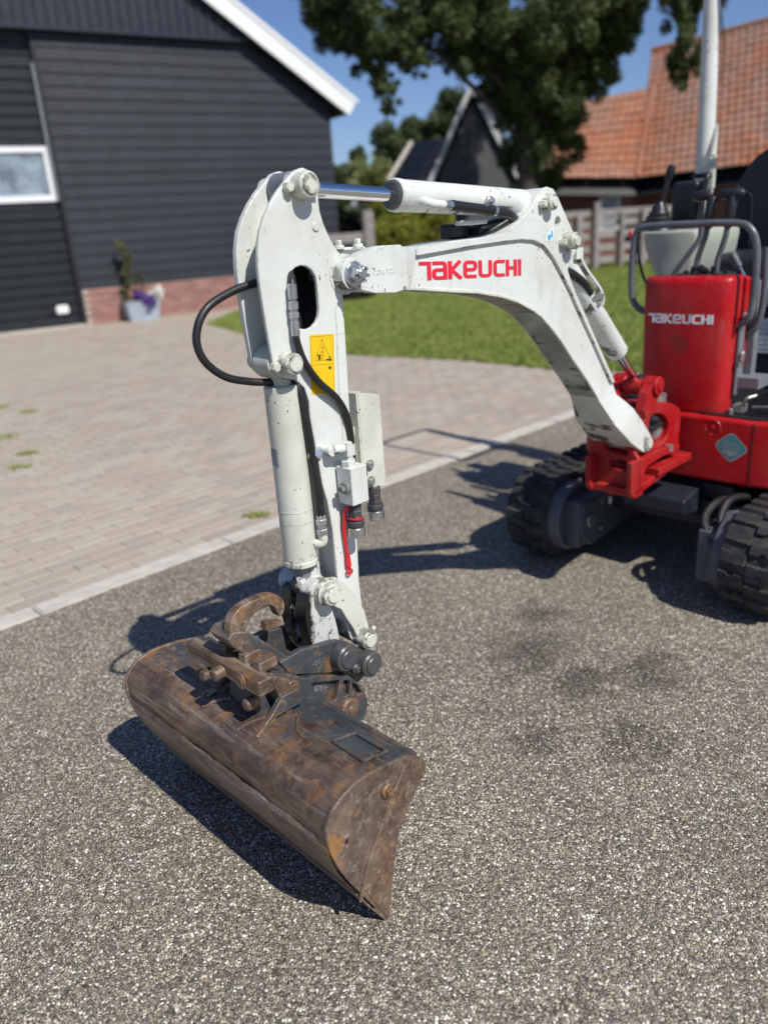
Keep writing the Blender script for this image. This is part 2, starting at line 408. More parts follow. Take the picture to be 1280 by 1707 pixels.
def text_obj(name, txt, size, mtx, parent, mat, ext=0.0006):
    cu = bpy.data.curves.new(name, 'FONT'); cu.body = txt; cu.size = size; cu.extrude = ext; cu.resolution_u = 2
    o = bpy.data.objects.new('tmp_text', cu); COL.objects.link(o)
    dg = bpy.context.evaluated_depsgraph_get(); me = bpy.data.meshes.new_from_object(o.evaluated_get(dg))
    bpy.data.objects.remove(o); me.name = name; me.transform(mtx); me.materials.clear(); me.materials.append(M[mat])
    return link(bpy.data.objects.new(name, me), parent)

# =================================================================== MINI EXCAVATOR
EX = empty('mini_excavator', (1.388, 3.331, 0), math.atan2(-0.6897, -0.7241),
           'white and red compact excavator on rubber tracks with a wide rusty bucket', 'excavator')
def part(name, bm, mats, parent=EX, **k): return new_obj(name, bm, mats, parent, **k)
def pin_head(bm, x, z, y0, y1, r, ring=None, mat=0):
    """a boss with a lipped pin end, pointing to the near side (+Y)"""
    cyl(bm, V(x, y0, z), V(x, y1, z), r, 24, mat, 0.003)
    rr = ring or r * 0.66
    cyl(bm, V(x, y1 - 0.004, z), V(x, y1 + 0.005, z), rr, 20, mat, 0.002)

# ---- boom
BOOM = [(-0.586, 1.436), (-0.623, 1.444), (-0.737, 1.450), (-0.912, 1.453), (-0.965, 1.461), (-1.030, 1.488), (-1.082, 1.515), (-1.111, 1.546),
        (-1.136, 1.567), (-1.165, 1.574), (-1.196, 1.568), (-1.222, 1.546), (-1.243, 1.518), (-1.282, 1.472), (-1.318, 1.432), (-1.330, 1.405),
        (-1.318, 1.380), (-1.288, 1.356), (-1.278, 1.335), (-1.292, 1.310), (-1.328, 1.259), (-1.383, 1.191), (-1.461, 1.092), (-1.592, 0.930), (-1.618, 0.880),
        (-1.668, 0.846), (-1.715, 0.811), (-1.757, 0.762), (-1.806, 0.708), (-1.838, 0.676), (-1.842, 0.650), (-1.825, 0.630), (-1.800, 0.624),
        (-1.768, 0.634), (-1.680, 0.687), (-1.570, 0.780), (-1.487, 0.893), (-1.416, 0.967), (-1.325, 1.051), (-1.258, 1.118), (-1.212, 1.158),
        (-1.151, 1.205), (-1.109, 1.229), (-1.029, 1.263), (-0.952, 1.286), (-0.844, 1.308), (-0.743, 1.321), (-0.578, 1.344)]
def boom_hw(x, z):
    k = min(1.0, max(0.0, (0.90 - z) / 0.16)) if x < -1.45 else 0.0
    return 0.052 + 0.038 * k
bm = bmesh.new(); prism(bm, BOOM, 0, 0, hw=boom_hw, holes=[arc(-1.222, 1.478, 0.015, 0, 330, 11)])
boom = part('boom', bm, 'white', bevel=0.0035)
# doubler that carries the cylinder lugs and runs on as a lip along the upper edge, both sides
LIPO = [(-0.600, 1.441), (-0.737, 1.4515), (-0.912, 1.4545), (-0.965, 1.4625), (-1.030, 1.4895), (-1.082, 1.5165), (-1.111, 1.548), (-1.136, 1.569), (-1.165, 1.576),
        (-1.196, 1.570), (-1.222, 1.548), (-1.2445, 1.5195), (-1.283, 1.4735), (-1.319, 1.4335), (-1.332, 1.405), (-1.319, 1.379), (-1.2895, 1.3565), (-1.2805, 1.335),
        (-1.2945, 1.311), (-1.330, 1.260), (-1.385, 1.192), (-1.463, 1.093), (-1.594, 0.931)]
LIPI = [(-1.575, 0.927), (-1.434, 1.105), (-1.355, 1.200), (-1.299, 1.272), (-1.242, 1.335), (-1.199, 1.380), (-1.150, 1.416), (-1.100, 1.432), (-1.040, 1.438),
        (-0.947, 1.4375), (-0.817, 1.434), (-0.697, 1.4285), (-0.600, 1.424)]
for y0, y1 in ((0.0505, 0.062), (-0.062, -0.0505)):
    bm = bmesh.new(); prism(bm, LIPO + LIPI, y0, y1, holes=[arc(-1.222, 1.478, 0.015, 0, 330, 11)])
    part('lug_plate', bm, 'white', boom, bevel=0.003)
# bottom plate edge
BOT = [(-0.578, 1.344), (-0.743, 1.321), (-0.844, 1.308), (-0.952, 1.286), (-1.029, 1.263), (-1.109, 1.229), (-1.151, 1.205), (-1.212, 1.158), (-1.258, 1.118), (-1.325, 1.051), (-1.416, 0.967), (-1.487, 0.893), (-1.56, 0.793)]
bm = bmesh.new(); prism(bm, BOT + [(x - 0.004, z + 0.0075) for x, z in reversed(BOT)], -0.0565, 0.0565)
part('bottom_plate', bm, 'white_dirty', boom, bevel=0.002)
# fork casting at the boom tip
TIP = arc(-0.364, 1.401, 0.037, 250, 90, 14) and [(-0.43, 1.352), (-0.378, 1.366)] + arc(-0.364, 1.401, 0.036, -80, 100, 12) + [(-0.40, 1.447), (-0.46, 1.457), (-0.525, 1.4555), (-0.545, 1.436), (-0.545, 1.352), (-0.50, 1.346)]
bm = bmesh.new()
for y0, y1 in ((0.048, 0.078), (-0.078, -0.048)): prism(bm, TIP, y0, y1)
bxs(bm, -0.54, -0.45, -0.05, 0.05, 1.355, 1.452)
prism(bm, [(-0.530, 1.452), (-0.600, 1.443), (-0.604, 1.424), (-0.578, 1.343), (-0.530, 1.349)], 0, 0, hw=lambda x, z: 0.0765 if x > -0.56 else 0.0535)
tip = part('boom_tip', bm, 'white', boom, bevel=0.006)
bm = bmesh.new(); cyl(bm, V(-0.364, 0.078, 1.401), V(-0.364, 0.086, 1.401), 0.0285, 28, 0, 0.002)
cyl(bm, V(-0.364, 0.0855, 1.401), V(-0.364, 0.105, 1.401), 0.0205, 6, 0, 0.003); cyl(bm, V(-0.364, 0.105, 1.401), V(-0.364, 0.113, 1.401), 0.0125, 16, 0, 0.002)
for k in range(6):
    a = rad(60 * k + 15); box(bm, -0.0035, 0.0035, 0.105, 0.1135, 0.013, 0.0185, 0, Matrix.Translation(V(-0.364, 0, 1.401)) @ Matrix.Rotation(a, 4, 'Y'))
part('castle_nut', bm, 'zinc', boom)
for x in (-0.437, -0.50):
    bm = bmesh.new(); cyl(bm, V(x, -0.045, 1.452), V(x, -0.045, 1.463), 0.013, 14, 0, 0.002); cyl(bm, V(x, -0.045, 1.462), V(x, -0.045, 1.475), 0.0085, 6, 0, 0.002)
    part('grease_nipple', bm, 'white', boom)
mt = Matrix.Translation(V(-0.425, 0.0785, 1.393)) @ Matrix.Rotation(math.pi, 4, 'Z') @ Matrix.Rotation(rad(90), 4, 'X')
text_obj('cast_lettering', 'COWT021', 0.017, mt, boom, 'white', 0.0006)
# pins through the boom lugs
for x, z, y1, r in ((-1.160, 1.533, 0.092, 0.0225), (-1.268, 1.421, 0.100, 0.025)):
    bm = bmesh.new(); cyl(bm, V(x, -0.09, z), V(x, 0.055, z), r, 20, 0, 0.003); pin_head(bm, x, z, 0.05, y1, r)
    part('pivot_pin', bm, 'white_dirty', boom)
    bm = bmesh.new(); cyl(bm, V(x + 0.033, 0.06, z - 0.003), V(x + 0.031, 0.083, z - 0.003), 0.0105, 6, 0, 0.002); bxs(bm, x - 0.005, x + 0.03, 0.061, 0.068, z - 0.014, z + 0.008)
    part('lock_bolt', bm, 'white_dirty', boom)
bm = bmesh.new(); pin_head(bm, -1.805, 0.659, 0.085, 0.097, 0.030, 0.019); cyl(bm, V(-1.805, -0.098, 0.659), V(-1.805, 0.088, 0.659), 0.028, 20, 0, 0.003)
part('foot_pin', bm, 'white_dirty', boom)
# lettering: the surface is the near side of the boom; u runs from the boom tip towards the machine
letters('TAKEUCHI', 0.438, 0.045, lambda u, v, n: V(-0.612 - u, 0.0523 + n, 1.3645 - u * 0.058 + v), boom, 'logo_red')
bm = bmesh.new(); prism(bm, [(-1.159, 1.428), (-1.173, 1.449), (-1.203, 1.468), (-1.198, 1.438), (-1.185, 1.425)], 0.0615, 0.0628); part('small_sticker', bm, 'paper', boom, smooth=0)
bm = bmesh.new(); lathe(bm, V(-1.176, 0.0626, 1.437), (0, 1, 0), [(0, 0.008), (0.0012, 0.008)], 14); bxs(bm, -1.192, -1.186, 0.0626, 0.0638, 1.437, 1.455); part('sticker_mark', bm, 'bluelabel', boom, smooth=0)

# ---- arm cylinder above the boom
def along(a, b, t): return tuple(a[i] + (b[i] - a[i]) * t for i in range(3))
A0, A1 = V(-0.262, 0, 1.591), V(-1.165, 0, 1.533)
bm = bmesh.new()
cyl(bm, along(A0, A1, 0.365), along(A0, A1, 0.955), 0.0385, 32, 0, 0.006); cyl(bm, along(A0, A1, 0.36), along(A0, A1, 0.385), 0.040, 32, 0, 0.003)
cyl(bm, along(A0, A1, 0.945), along(A0, A1, 0.985), 0.029, 24); cyl(bm, V(-1.163, -0.045, 1.533), V(-1.163, 0.045, 1.533), 0.035, 24, 0, 0.003)
acyl = part('arm_cylinder', bm, 'white')
bm = bmesh.new(); cyl(bm, along(A0, A1, 0.03), along(A0, A1, 0.37), 0.0172, 32); part('piston_rod', bm, 'chrome', acyl)
bm = bmesh.new(); cyl(bm, along(A0, A1, 0.348), along(A0, A1, 0.366), 0.0345, 28, 0, 0.004); part('gland', bm, 'darksteel', acyl)
bm = bmesh.new(); cyl(bm, V(-0.257, -0.030, 1.591), V(-0.257, 0.030, 1.591), 0.033, 24, 0, 0.003); part('rod_eye', bm, 'midgrey', acyl)
bm = bmesh.new(); tube(bm, [V(-0.655, 0.030, 1.552), V(-0.660, 0.048, 1.548), V(-0.680, 0.054, 1.543), V(-0.715, 0.055, 1.540)], 0.0115, 12)
part('elbow_fitting', bm, 'white', acyl)
bm = bmesh.new()
for a, b, r in ((-0.712, -0.722, 0.0125), (-0.722, -0.733, 0.0105), (-0.733, -0.750, 0.0125)): cyl(bm, V(a, 0.055, 1.540 + (a + 0.715) * 0.05), V(b, 0.055, 1.540 + (b + 0.715) * 0.05), r, 6, 0, 0.0015)
part('hose_nut', bm, 'zinc', acyl)
bm = bmesh.new(); tube(bm, [V(-0.745, 0.055, 1.5385), V(-0.82, 0.055, 1.530), V(-0.92, 0.052, 1.520), V(-1.0, 0.046, 1.508), V(-1.08, 0.02, 1.482)], 0.0135, 12)
part('hydraulic_hose', bm, 'hose', acyl)
bm = bmesh.new(); cyl(bm, V(-0.915, 0.036, 1.545), V(-0.915, 0.052, 1.545), 0.013, 14, 0, 0.002); cyl(bm, V(-0.915, 0.05, 1.545), V(-0.915, 0.060, 1.545), 0.008, 6, 0, 0.001)
lathe(bm, V(-0.918, 0.052, 1.5205), (-1, 0, -0.12), [(0, 0.015), (0.012, 0.015)], 16)
part('hose_clip', bm, 'zinc', acyl)
bm = bmesh.new(); bxs(bm, -0.93, -0.852, -0.085, -0.035, 1.452, 1.492); part('hose_guard', bm, 'blackplastic', boom, bevel=0.008)
bm = bmesh.new()
for k in range(3): tube(bm, [V(-0.93, -0.06 + 0.022 * k, 1.468), V(-1.02, -0.055 + 0.022 * k, 1.478 + 0.004 * k), V(-1.13, -0.035 + 0.014 * k, 1.482), V(-1.2, -0.02, 1.47)], 0.012, 10)
part('hydraulic_hose', bm, 'hose', boom)
bm = bmesh.new(); bxs(bm, -0.94, -0.84, -0.018, 0.02, 1.487, 1.5); part('cylinder_port', bm, 'white', acyl, bevel=0.004)

# ---- boom cylinder behind the boom
B0c, B1c = Vector(V(-1.268, 0, 1.421)), Vector(V(-1.875, 0, 0.864))
bd = (B1c - B0c).normalized(); BL = (B1c - B0c).length
bm = bmesh.new()
cyl(bm, B0c + bd * 0.06, B0c + bd * (BL * 0.735), 0.0385, 32, 0, 0.006); cyl(bm, B0c + bd * (BL * 0.655), B0c + bd * (BL * 0.657), 0.0392, 32); cyl(bm, B0c + bd * 0.0, B0c + bd * 0.1, 0.026, 20)
cyl(bm, V(-1.268, -0.04, 1.421), V(-1.268, 0.04, 1.421), 0.034, 24, 0, 0.003)
bcyl = part('boom_cylinder', bm, 'white')
bm = bmesh.new(); cyl(bm, B0c + bd * (BL * 0.73), B1c, 0.0165, 24); part('piston_rod', bm, 'chrome', bcyl)
bm = bmesh.new(); tube(bm, [V(-1.345, 0.03, 1.392), V(-1.375, 0.034, 1.375), V(-1.425, 0.034, 1.325), V(-1.505, 0.034, 1.262), V(-1.535, 0.034, 1.225), V(-1.538, 0.03, 1.20)], 0.0095, 10)
bxs(bm, -1.385, -1.345, 0.02, 0.05, 1.362, 1.396)
part('steel_pipe', bm, 'white', bcyl)
bm = bmesh.new()
for (x, z, r, l) in ((-1.470, 1.240, 0.016, 0.022), (-1.486, 1.226, 0.013, 0.02), (-1.500, 1.213, 0.0155, 0.018), (-1.452, 1.262, 0.013, 0.018)):
    cyl(bm, V(x, 0.03, z), V(x - l * 0.72, 0.03, z - l * 0.69), r, 6, 0, 0.002)
bxs(bm, -1.53, -1.475, 0.018, 0.044, 1.222, 1.240)
part('hose_fitting', bm, 'zinc', bcyl)
bm = bmesh.new(); tube(bm, [V(-1.30, 0.03, 1.335), V(-1.345, 0.036, 1.318), V(-1.41, 0.036, 1.286), V(-1.46, 0.032, 1.248)], 0.014, 12); part('hydraulic_hose', bm, 'hose', bcyl)

# ---- arm (dipper)
ARM = [(-0.270, 1.629), (-0.290, 1.622), (-0.300, 1.611), (-0.308, 1.590), (-0.307, 1.559), (-0.308, 1.540), (-0.316, 1.513), (-0.333, 1.478), (-0.351, 1.453), (-0.374, 1.435), (-0.392, 1.410),
       (-0.384, 1.375), (-0.345, 1.352), (-0.330, 1.32), (-0.326, 1.255), (-0.318, 1.126), (-0.318, 0.95), (-0.324, 0.80), (-0.330, 0.70), (-0.336, 0.551), (-0.342, 0.49), (-0.335, 0.452), (-0.302, 0.448), (-0.286, 0.475), (-0.272, 0.53), (-0.262, 0.60),
       (-0.260, 0.651), (-0.260, 0.698), (-0.259, 0.795), (-0.251, 0.872), (-0.240, 0.921), (-0.234, 0.993), (-0.226, 1.06), (-0.223, 1.095), (-0.224, 1.128), (-0.215, 1.162), (-0.192, 1.185),
       (-0.171, 1.188), (-0.156, 1.194), (-0.142, 1.209), (-0.134, 1.231), (-0.131, 1.265), (-0.128, 1.307), (-0.125, 1.359), (-0.123, 1.399), (-0.124, 1.438), (-0.128, 1.470), (-0.139, 1.508), (-0.156, 1.537),
       (-0.178, 1.565), (-0.199, 1.586), (-0.228, 1.609), (-0.248, 1.623)]
ARMS = ARM
bm = bmesh.new()
prism(bm, [(-0.335, 1.38), (-0.318, 1.39), (-0.290, 1.27), (-0.250, 1.10), (-0.262, 0.90), (-0.278, 0.70), (-0.290, 0.55), (-0.335, 0.55), (-0.341, 0.66), (-0.349, 0.90), (-0.358, 1.175), (-0.362, 1.37)], -0.0395, 0.0395)
arm = part('arm', bm, 'white', bevel=0.004)
bm = bmesh.new(); prism(bm, ARMS, 0.034, 0.046, holes=[stadium(-0.239, 1.333, 1.388, 0.0415)]); part('side_plate', bm, 'white', arm, bevel=0.0035)
bm = bmesh.new(); prism(bm, ARMS, -0.049, -0.032); part('side_plate', bm, 'white', arm, bevel=0.004)
bm = bmesh.new()   # inner cross plates between the two sides, with the dark pocket above the bucket cylinder
WEB = [(-0.232, 1.560), (-0.200, 1.530), (-0.178, 1.48), (-0.168, 1.40), (-0.170, 1.32), (-0.178, 1.285)]
prism(bm, WEB + [(x - 0.006, z - 0.001) for x, z in reversed(WEB)], -0.033, 0.0345)
prism(bm, [(-0.300, 1.560), (-0.306, 1.50), (-0.340, 1.44), (-0.375, 1.40), (-0.381, 1.404), (-0.346, 1.447), (-0.312, 1.503), (-0.306, 1.560)], -0.033, 0.0345); bxs(bm, -0.305, -0.23, -0.033, 0.0345, 1.552, 1.558)
prism(bm, [(-0.178, 1.285), (-0.26, 1.20), (-0.268, 1.205), (-0.184, 1.29)], -0.033, 0.0345)
cyl(bm, V(-0.255, -0.05, 1.592), V(-0.255, 0.05, 1.592), 0.020, 20)
part('cross_tube', bm, 'white_dirty', arm)
bm = bmesh.new(); prism(bm, [(-0.37, 1.395), (-0.345, 1.43), (-0.31, 1.50), (-0.21, 1.50), (-0.19, 1.30), (-0.27, 1.22), (-0.325, 1.25)], -0.0318, -0.0300); prism(bm, [(-0.318, 1.39), (-0.29, 1.27), (-0.286, 1.27), (-0.300, 1.39)], -0.03, 0.033); part('slot_shade_plate', bm, 'blackplastic', arm)  # black plates added inside the arm: the slot's shade put into their colour
bm = bmesh.new(); cyl(bm, V(-0.364, 0.0455, 1.401), V(-0.364, 0.0475, 1.401), 0.046, 32); cyl(bm, V(-0.364, -0.047, 1.401), V(-0.364, 0.047, 1.401), 0.043, 32); part('pivot_collar', bm, 'white', arm)
for x, z, r, y1 in ((-0.255, 1.592, 0.0275, 0.084), (-0.169, 1.226, 0.0245, 0.080)):
    bm = bmesh.new(); pin_head(bm, x, z, 0.044, y1, r, r * 0.72); cyl(bm, V(x, -0.075, z), V(x, 0.05, z), r * 0.9, 20, 0, 0.003); part('pivot_pin', bm, 'white_dirty', arm)
    bm = bmesh.new(); cyl(bm, V(x + 0.037, 0.046, z - 0.002), V(x + 0.037, 0.064, z - 0.002), 0.0115, 6, 0, 0.002); bxs(bm, x + 0.0, x + 0.035, 0.0455, 0.054, z - 0.012, z + 0.008); part('lock_bolt', bm, 'white_dirty', arm)
    if z > 1.5:
        bm = bmesh.new(); cyl(bm, V(x - 0.026, 0.066, z - 0.001), V(x - 0.040, 0.066, z - 0.003), 0.007, 6, 0, 0.001); part('grease_nipple', bm, 'zinc', arm)
bm = bmesh.new(); cyl(bm, V(-0.291, 0.0455, 1.508), V(-0.291, 0.049, 1.508), 0.0105, 16, 0, 0.002); part('plug', bm, 'white', arm)
# groove between plate and rear cover
bm = bmesh.new(); tube(bm, [V(-0.331, 0.041, 1.34), V(-0.329, 0.041, 1.25), V(-0.321, 0.041, 1.12), V(-0.321, 0.041, 0.96)], 0.003, 8); part('weld_seam', bm, 'white_dirty', arm)
# warning sticker
def sticker():
    bm = bmesh.new(); Y = 0.0466
    P = [(-0.2435, 1.2785), (-0.3165, 1.2715), (-0.3050, 1.1325), (-0.2330, 1.1425)]
    def q(u, v): a = [P[0][i] + (P[1][i] - P[0][i]) * u for i in (0, 1)]; b = [P[3][i] + (P[2][i] - P[3][i]) * u for i in (0, 1)]; return [a[i] + (b[i] - a[i]) * v for i in (0, 1)]
    def quad(u0, u1, v0, v1, lift, mat):
        f = bm.faces.new([bm.verts.new(V(x, Y + lift, z)) for x, z in (q(u0, v0), q(u1, v0), q(u1, v1), q(u0, v1))]); f.material_index = mat
    def line(u0, v0, u1, v1, w, lift, mat):
        a, b = Vector(q(u0, v0)), Vector(q(u1, v1)); d = (b - a).normalized(); n = Vector((-d.y, d.x)) * w / 2
        f = bm.faces.new([bm.verts.new(V(p.x, Y + lift, p.y)) for p in (a + n, b + n, b - n, a - n)]); f.material_index = mat
    quad(0, 1, 0, 1, 0, 0)
    for (a, b, c2, d) in ((.05, .03, .95, .03), (.95, .03, .95, .97), (.95, .97, .05, .97), (.05, .97, .05, .03), (.05, .50, .95, .50)): line(a, b, c2, d, 0.0010, 0.0004, 2)
    for (a, b, c2, d) in ((.50, .10, .85, .43), (.85, .43, .18, .43), (.18, .43, .50, .10)): line(a, b, c2, d, 0.0013, 0.0005, 2)
    for (a, b, c2, d) in ((.66, .42, .86, .435), (.78, .37, .86, .435), (.30, .33, .42, .41), (.42, .33, .34, .42)): line(a, b, c2, d, 0.0034, 0.0006, 1)
    for k in range(7): line(.44 + .03 * (k % 3), .18 + .035 * k, .54 + .03 * (k % 2), .20 + .033 * k, 0.0013, 0.0006, 1 if k % 2 else 2)
    line(.49, .085, .51, .10, 0.004, 0.0006, 1)
    for (a, b, c2, d) in ((.14, .62, .34, .62), (.34, .62, .34, .92), (.34, .92, .14, .92), (.14, .92, .14, .62)): line(a, b, c2, d, 0.0010, 0.0004, 2)
    cx, cz = q(.80, .56); ring = [bm.verts.new(V(cx + 0.0038 * math.cos(k * math.pi / 6), Y + 0.0006, cz + 0.0038 * math.sin(k * math.pi / 6))) for k in range(12)]
    f = bm.faces.new(ring); f.material_index = 1
    return part('warning_sticker', bm, ['yellow', 'ink', 'yellowline'], arm, smooth=0)
sticker()
# hose loop in front of the arm and the hose over its near side
bm = bmesh.new(); tube(bm, [V(-0.19, -0.012, 1.405), V(-0.105, -0.02, 1.391), V(-0.026, -0.02, 1.360), V(0.008, -0.02, 1.308), V(-0.001, -0.02, 1.256), V(-0.048, -0.02, 1.212), V(-0.110, -0.015, 1.190), V(-0.165, 0.0, 1.180)], 0.0088, 14)
part('hydraulic_hose', bm, 'hose', arm)
HZ = [(-0.245, -0.01, 1.44), (-0.222, 0.022, 1.428), (-0.204, 0.052, 1.405), (-0.196, 0.062, 1.388)]
bm = bmesh.new(); tube(bm, [V(*p) for p in HZ], 0.0088, 12)
tube(bm, [V(-0.192, 0.062, 1.292), V(-0.194, 0.062, 1.268), V(-0.210, 0.062, 1.222), V(-0.245, 0.062, 1.172), V(-0.297, 0.060, 1.123), V(-0.333, 0.050, 1.070), V(-0.345, 0.045, 1.01), V(-0.346, 0.045, 0.93)], 0.0085, 12)
part('hydraulic_hose', bm, 'hose', arm)
bm = bmesh.new()
for z0, z1, r, n in ((1.395, 1.362, 0.0100, 20), (1.362, 1.358, 0.008, 16), (1.358, 1.341, 0.0118, 6), (1.341, 1.335, 0.0085, 16), (1.335, 1.322, 0.0118, 6), (1.322, 1.317, 0.0085, 16), (1.317, 1.284, 0.0098, 20)):
    cyl(bm, V(-0.1955 + (1.39 - z0) * 0.03, 0.062, z0), V(-0.1955 + (1.39 - z1) * 0.03, 0.062, z1), r, n, 0, 0.0012)
part('hose_fitting', bm, 'zinc', arm)
# coupler block and quick couplings low on the near side
bm = bmesh.new(); cyl(bm, V(-0.258, 0.045, 1.003), V(-0.258, 0.075, 1.003), 0.0135, 16, 0, 0.002); cyl(bm, V(-0.262, 0.072, 1.006), V(-0.298, 0.080, 1.004), 0.0115, 14, 0, 0.002)
cyl(bm, V(-0.300, 0.080, 1.018), V(-0.300, 0.080, 0.972), 0.0125, 14, 0, 0.002); bxs(bm, -0.313, -0.287, 0.067, 0.093, 0.985, 1.012); cyl(bm, V(-0.300, 0.080, 0.974), V(-0.300, 0.080, 0.955), 0.0185, 6, 0, 0.002)
part('elbow_fitting', bm, 'white', arm, smooth=40)
bm = bmesh.new(); bxs(bm, -0.336, -0.282, 0.052, 0.105, 0.862, 0.958); part('valve_block', bm, 'white', arm, bevel=0.003)
bm = bmesh.new(); cyl(bm, V(-0.283, 0.085, 0.908), V(-0.272, 0.085, 0.908), 0.016, 18, 0, 0.002); cyl(bm, V(-0.273, 0.085, 0.908), V(-0.262, 0.085, 0.908), 0.010, 6, 0, 0.002); part('bolt', bm, 'steel', arm)
def coupling(x, y, z, nm):
    bm = bmesh.new()
    for a, b, r, n in ((0, -0.020, 0.0165, 20), (-0.020, -0.036, 0.0185, 6), (-0.036, -0.048, 0.0165, 20), (-0.048, -0.062, 0.0215, 24), (-0.062, -0.066, 0.0195, 20)): cyl(bm, V(x, y, z + a), V(x, y, z + b), r, n, 0, 0.0015)
    cyl(bm, V(x, y, z - 0.066), V(x, y, z - 0.092), 0.0225, 24, 1, 0.002)
    return part('quick_coupling', bm, ['darksteel', 'zinc'], arm)
coupling(-0.309, 0.078, 0.862, 'a'); coupling(-0.424, 0.03, 0.862, 'b')
bm = bmesh.new(); lathe(bm, V(-0.309, 0.078, 0.822), (0.10, 0, -1), [(0, 0.0175), (0.0, 0.0205), (0.004, 0.0205), (0.004, 0.0175)], 24)
tube(bm, [V(-0.290, 0.080, 0.852), V(-0.288, 0.066, 0.84), V(-0.286, 0.058, 0.80), V(-0.288, 0.056, 0.755), V(-0.291, 0.056, 0.715)], 0.0045, 8)
prism(bm, [(-0.286, 0.72), (-0.298, 0.72), (-0.3005, 0.688)] + arc(-0.294, 0.672, 0.0105, 10, -190, 12) + [(-0.2845, 0.690)], 0.0535, 0.0575, holes=[arc(-0.294, 0.670, 0.0045, 0, 330, 10)])
part('dust_cap_strap', bm, 'redplastic', arm)
bm = bmesh.new(); prism(bm, [(-0.388, 1.117), (-0.462, 1.100), (-0.464, 0.852), (-0.386, 0.868)], 0.030, 0.036); bxs(bm, -0.3875, -0.3815, -0.03, 0.0355, 0.869, 1.116); prism(bm, [(-0.388, 1.117), (-0.462, 1.100), (-0.464, 0.852), (-0.386, 0.868)], -0.036, -0.030); bxs(bm, -0.385, -0.345, -0.02, 0.02, 0.93, 1.03)
guard = part('hose_bracket', bm, 'white_dirty', arm, bevel=0.0015)
bm = bmesh.new()
for z, x in ((0.925, -0.408), (0.880, -0.408)): cyl(bm, V(x, 0.035, z), V(x, 0.045, z), 0.011, 6, 0, 0.002); cyl(bm, V(x, 0.035, z), V(x, 0.039, z), 0.0145, 16)
part('bolt', bm, 'steel', arm)
bm = bmesh.new(); bxs(bm, -0.38, -0.335, 0.0, 0.06, 0.905, 0.935); bxs(bm, -0.38, -0.335, 0.02, 0.05, 0.87, 0.89); part('clamp_block', bm, 'blackplastic', arm, bevel=0.003)

# ---- bucket cylinder in front of the arm
bm = bmesh.new()
cyl(bm, V(-0.185, 0, 1.172), V(-0.185, 0, 0.722), 0.0425, 36, 0, 0.004); cyl(bm, V(-0.176, 0, 1.235), V(-0.186, 0, 1.165), 0.0265, 24, 0, 0.004); cyl(bm, V(-0.169, -0.029, 1.226), V(-0.169, 0.031, 1.226), 0.038, 28, 0, 0.003)
for z in (0.838, 0.868): cyl(bm, V(-0.185, 0, z), V(-0.185, 0, z - 0.002), 0.0432, 36)
cyl(bm, V(-0.185, 0, 0.735), V(-0.185, 0, 0.720), 0.0445, 36, 0, 0.002)
cyl(bm, V(-0.21, 0.036, 1.003), V(-0.235, 0.045, 1.003), 0.012, 12)
tube(bm, [V(-0.205, 0.03, 0.775), V(-0.214, 0.045, 0.773), V(-0.222, 0.05, 0.780), V(-0.222, 0.05, 0.797)], 0.0115, 12)
kcyl = part('bucket_cylinder', bm, 'white_dirty')
bm = bmesh.new(); cyl(bm, V(-0.185, 0, 0.725), V(-0.186, 0, 0.645), 0.022, 20); part('piston_rod', bm, 'midgrey', kcyl)
bm = bmesh.new()
for z0, z1, r in ((0.797, 0.812, 0.0145), (0.812, 0.822, 0.011), (0.822, 0.838, 0.0140), (0.838, 0.848, 0.0115)): cyl(bm, V(-0.222, 0.05, z0), V(-0.222, 0.05, z1), r, 6, 0, 0.0012)
part('hose_fitting', bm, 'zinc', kcyl)
bm = bmesh.new(); cyl(bm, V(-0.220, 0.041, 1.003), V(-0.243, 0.05, 1.003), 0.0145, 6, 0, 0.002); part('port_plug', bm, 'zinc', kcyl)
bm = bmesh.new(); tube(bm, [V(-0.222, 0.05, 0.845), V(-0.222, 0.048, 0.93), V(-0.215, 0.044, 1.03), V(-0.208, 0.042, 1.12), V(-0.205, 0.03, 1.175), V(-0.205, 0.0, 1.195)], 0.0105, 12)
part('hydraulic_hose', bm, 'hose', kcyl)
bm = bmesh.new(); bxs(bm, -0.150, -0.140, -0.012, 0.012, 0.985, 1.03); part('pipe_clip', bm, 'midgrey', kcyl, bevel=0.003)

# ---- linkage between cylinder, arm and coupler
bm = bmesh.new()
HL = chaikin([(-0.150, 0.660), (-0.138, 0.60), (-0.150, 0.52), (-0.172, 0.462), (-0.215, 0.448), (-0.243, 0.47), (-0.240, 0.53), (-0.222, 0.61), (-0.222, 0.665), (-0.19, 0.69)], 2)
prism(bm, HL, 0.012, 0.052); prism(bm, HL, -0.052, -0.012); bxs(bm, -0.21, -0.165, -0.02, 0.02, 0.52, 0.60)
link_h = part('bucket_link', bm, 'grease', bevel=0.005)
bm = bmesh.new(); cyl(bm, V(-0.203, -0.092, 0.650), V(-0.203, 0.03, 0.650), 0.034, 28, 0, 0.006); cyl(bm, V(-0.195, -0.02, 0.660), V(-0.195, 0.02, 0.660), 0.044, 28, 0, 0.012); bxs(bm, -0.168, -0.150, -0.03, 0.0, 0.60, 0.635)
part('link_pin', bm, 'grease', link_h)
bm = bmesh.new(); cyl(bm, V(-0.203, 0.03, 0.650), V(-0.203, 0.072, 0.650), 0.031, 28, 0, 0.003); cyl(bm, V(-0.203, 0.071, 0.650), V(-0.203, 0.077, 0.650), 0.034, 28, 0, 0.002); pin_head(bm, -0.203, 0.650, 0.076, 0.094, 0.0285, 0.020)
part('link_pin', bm, 'white_dirty', link_h)
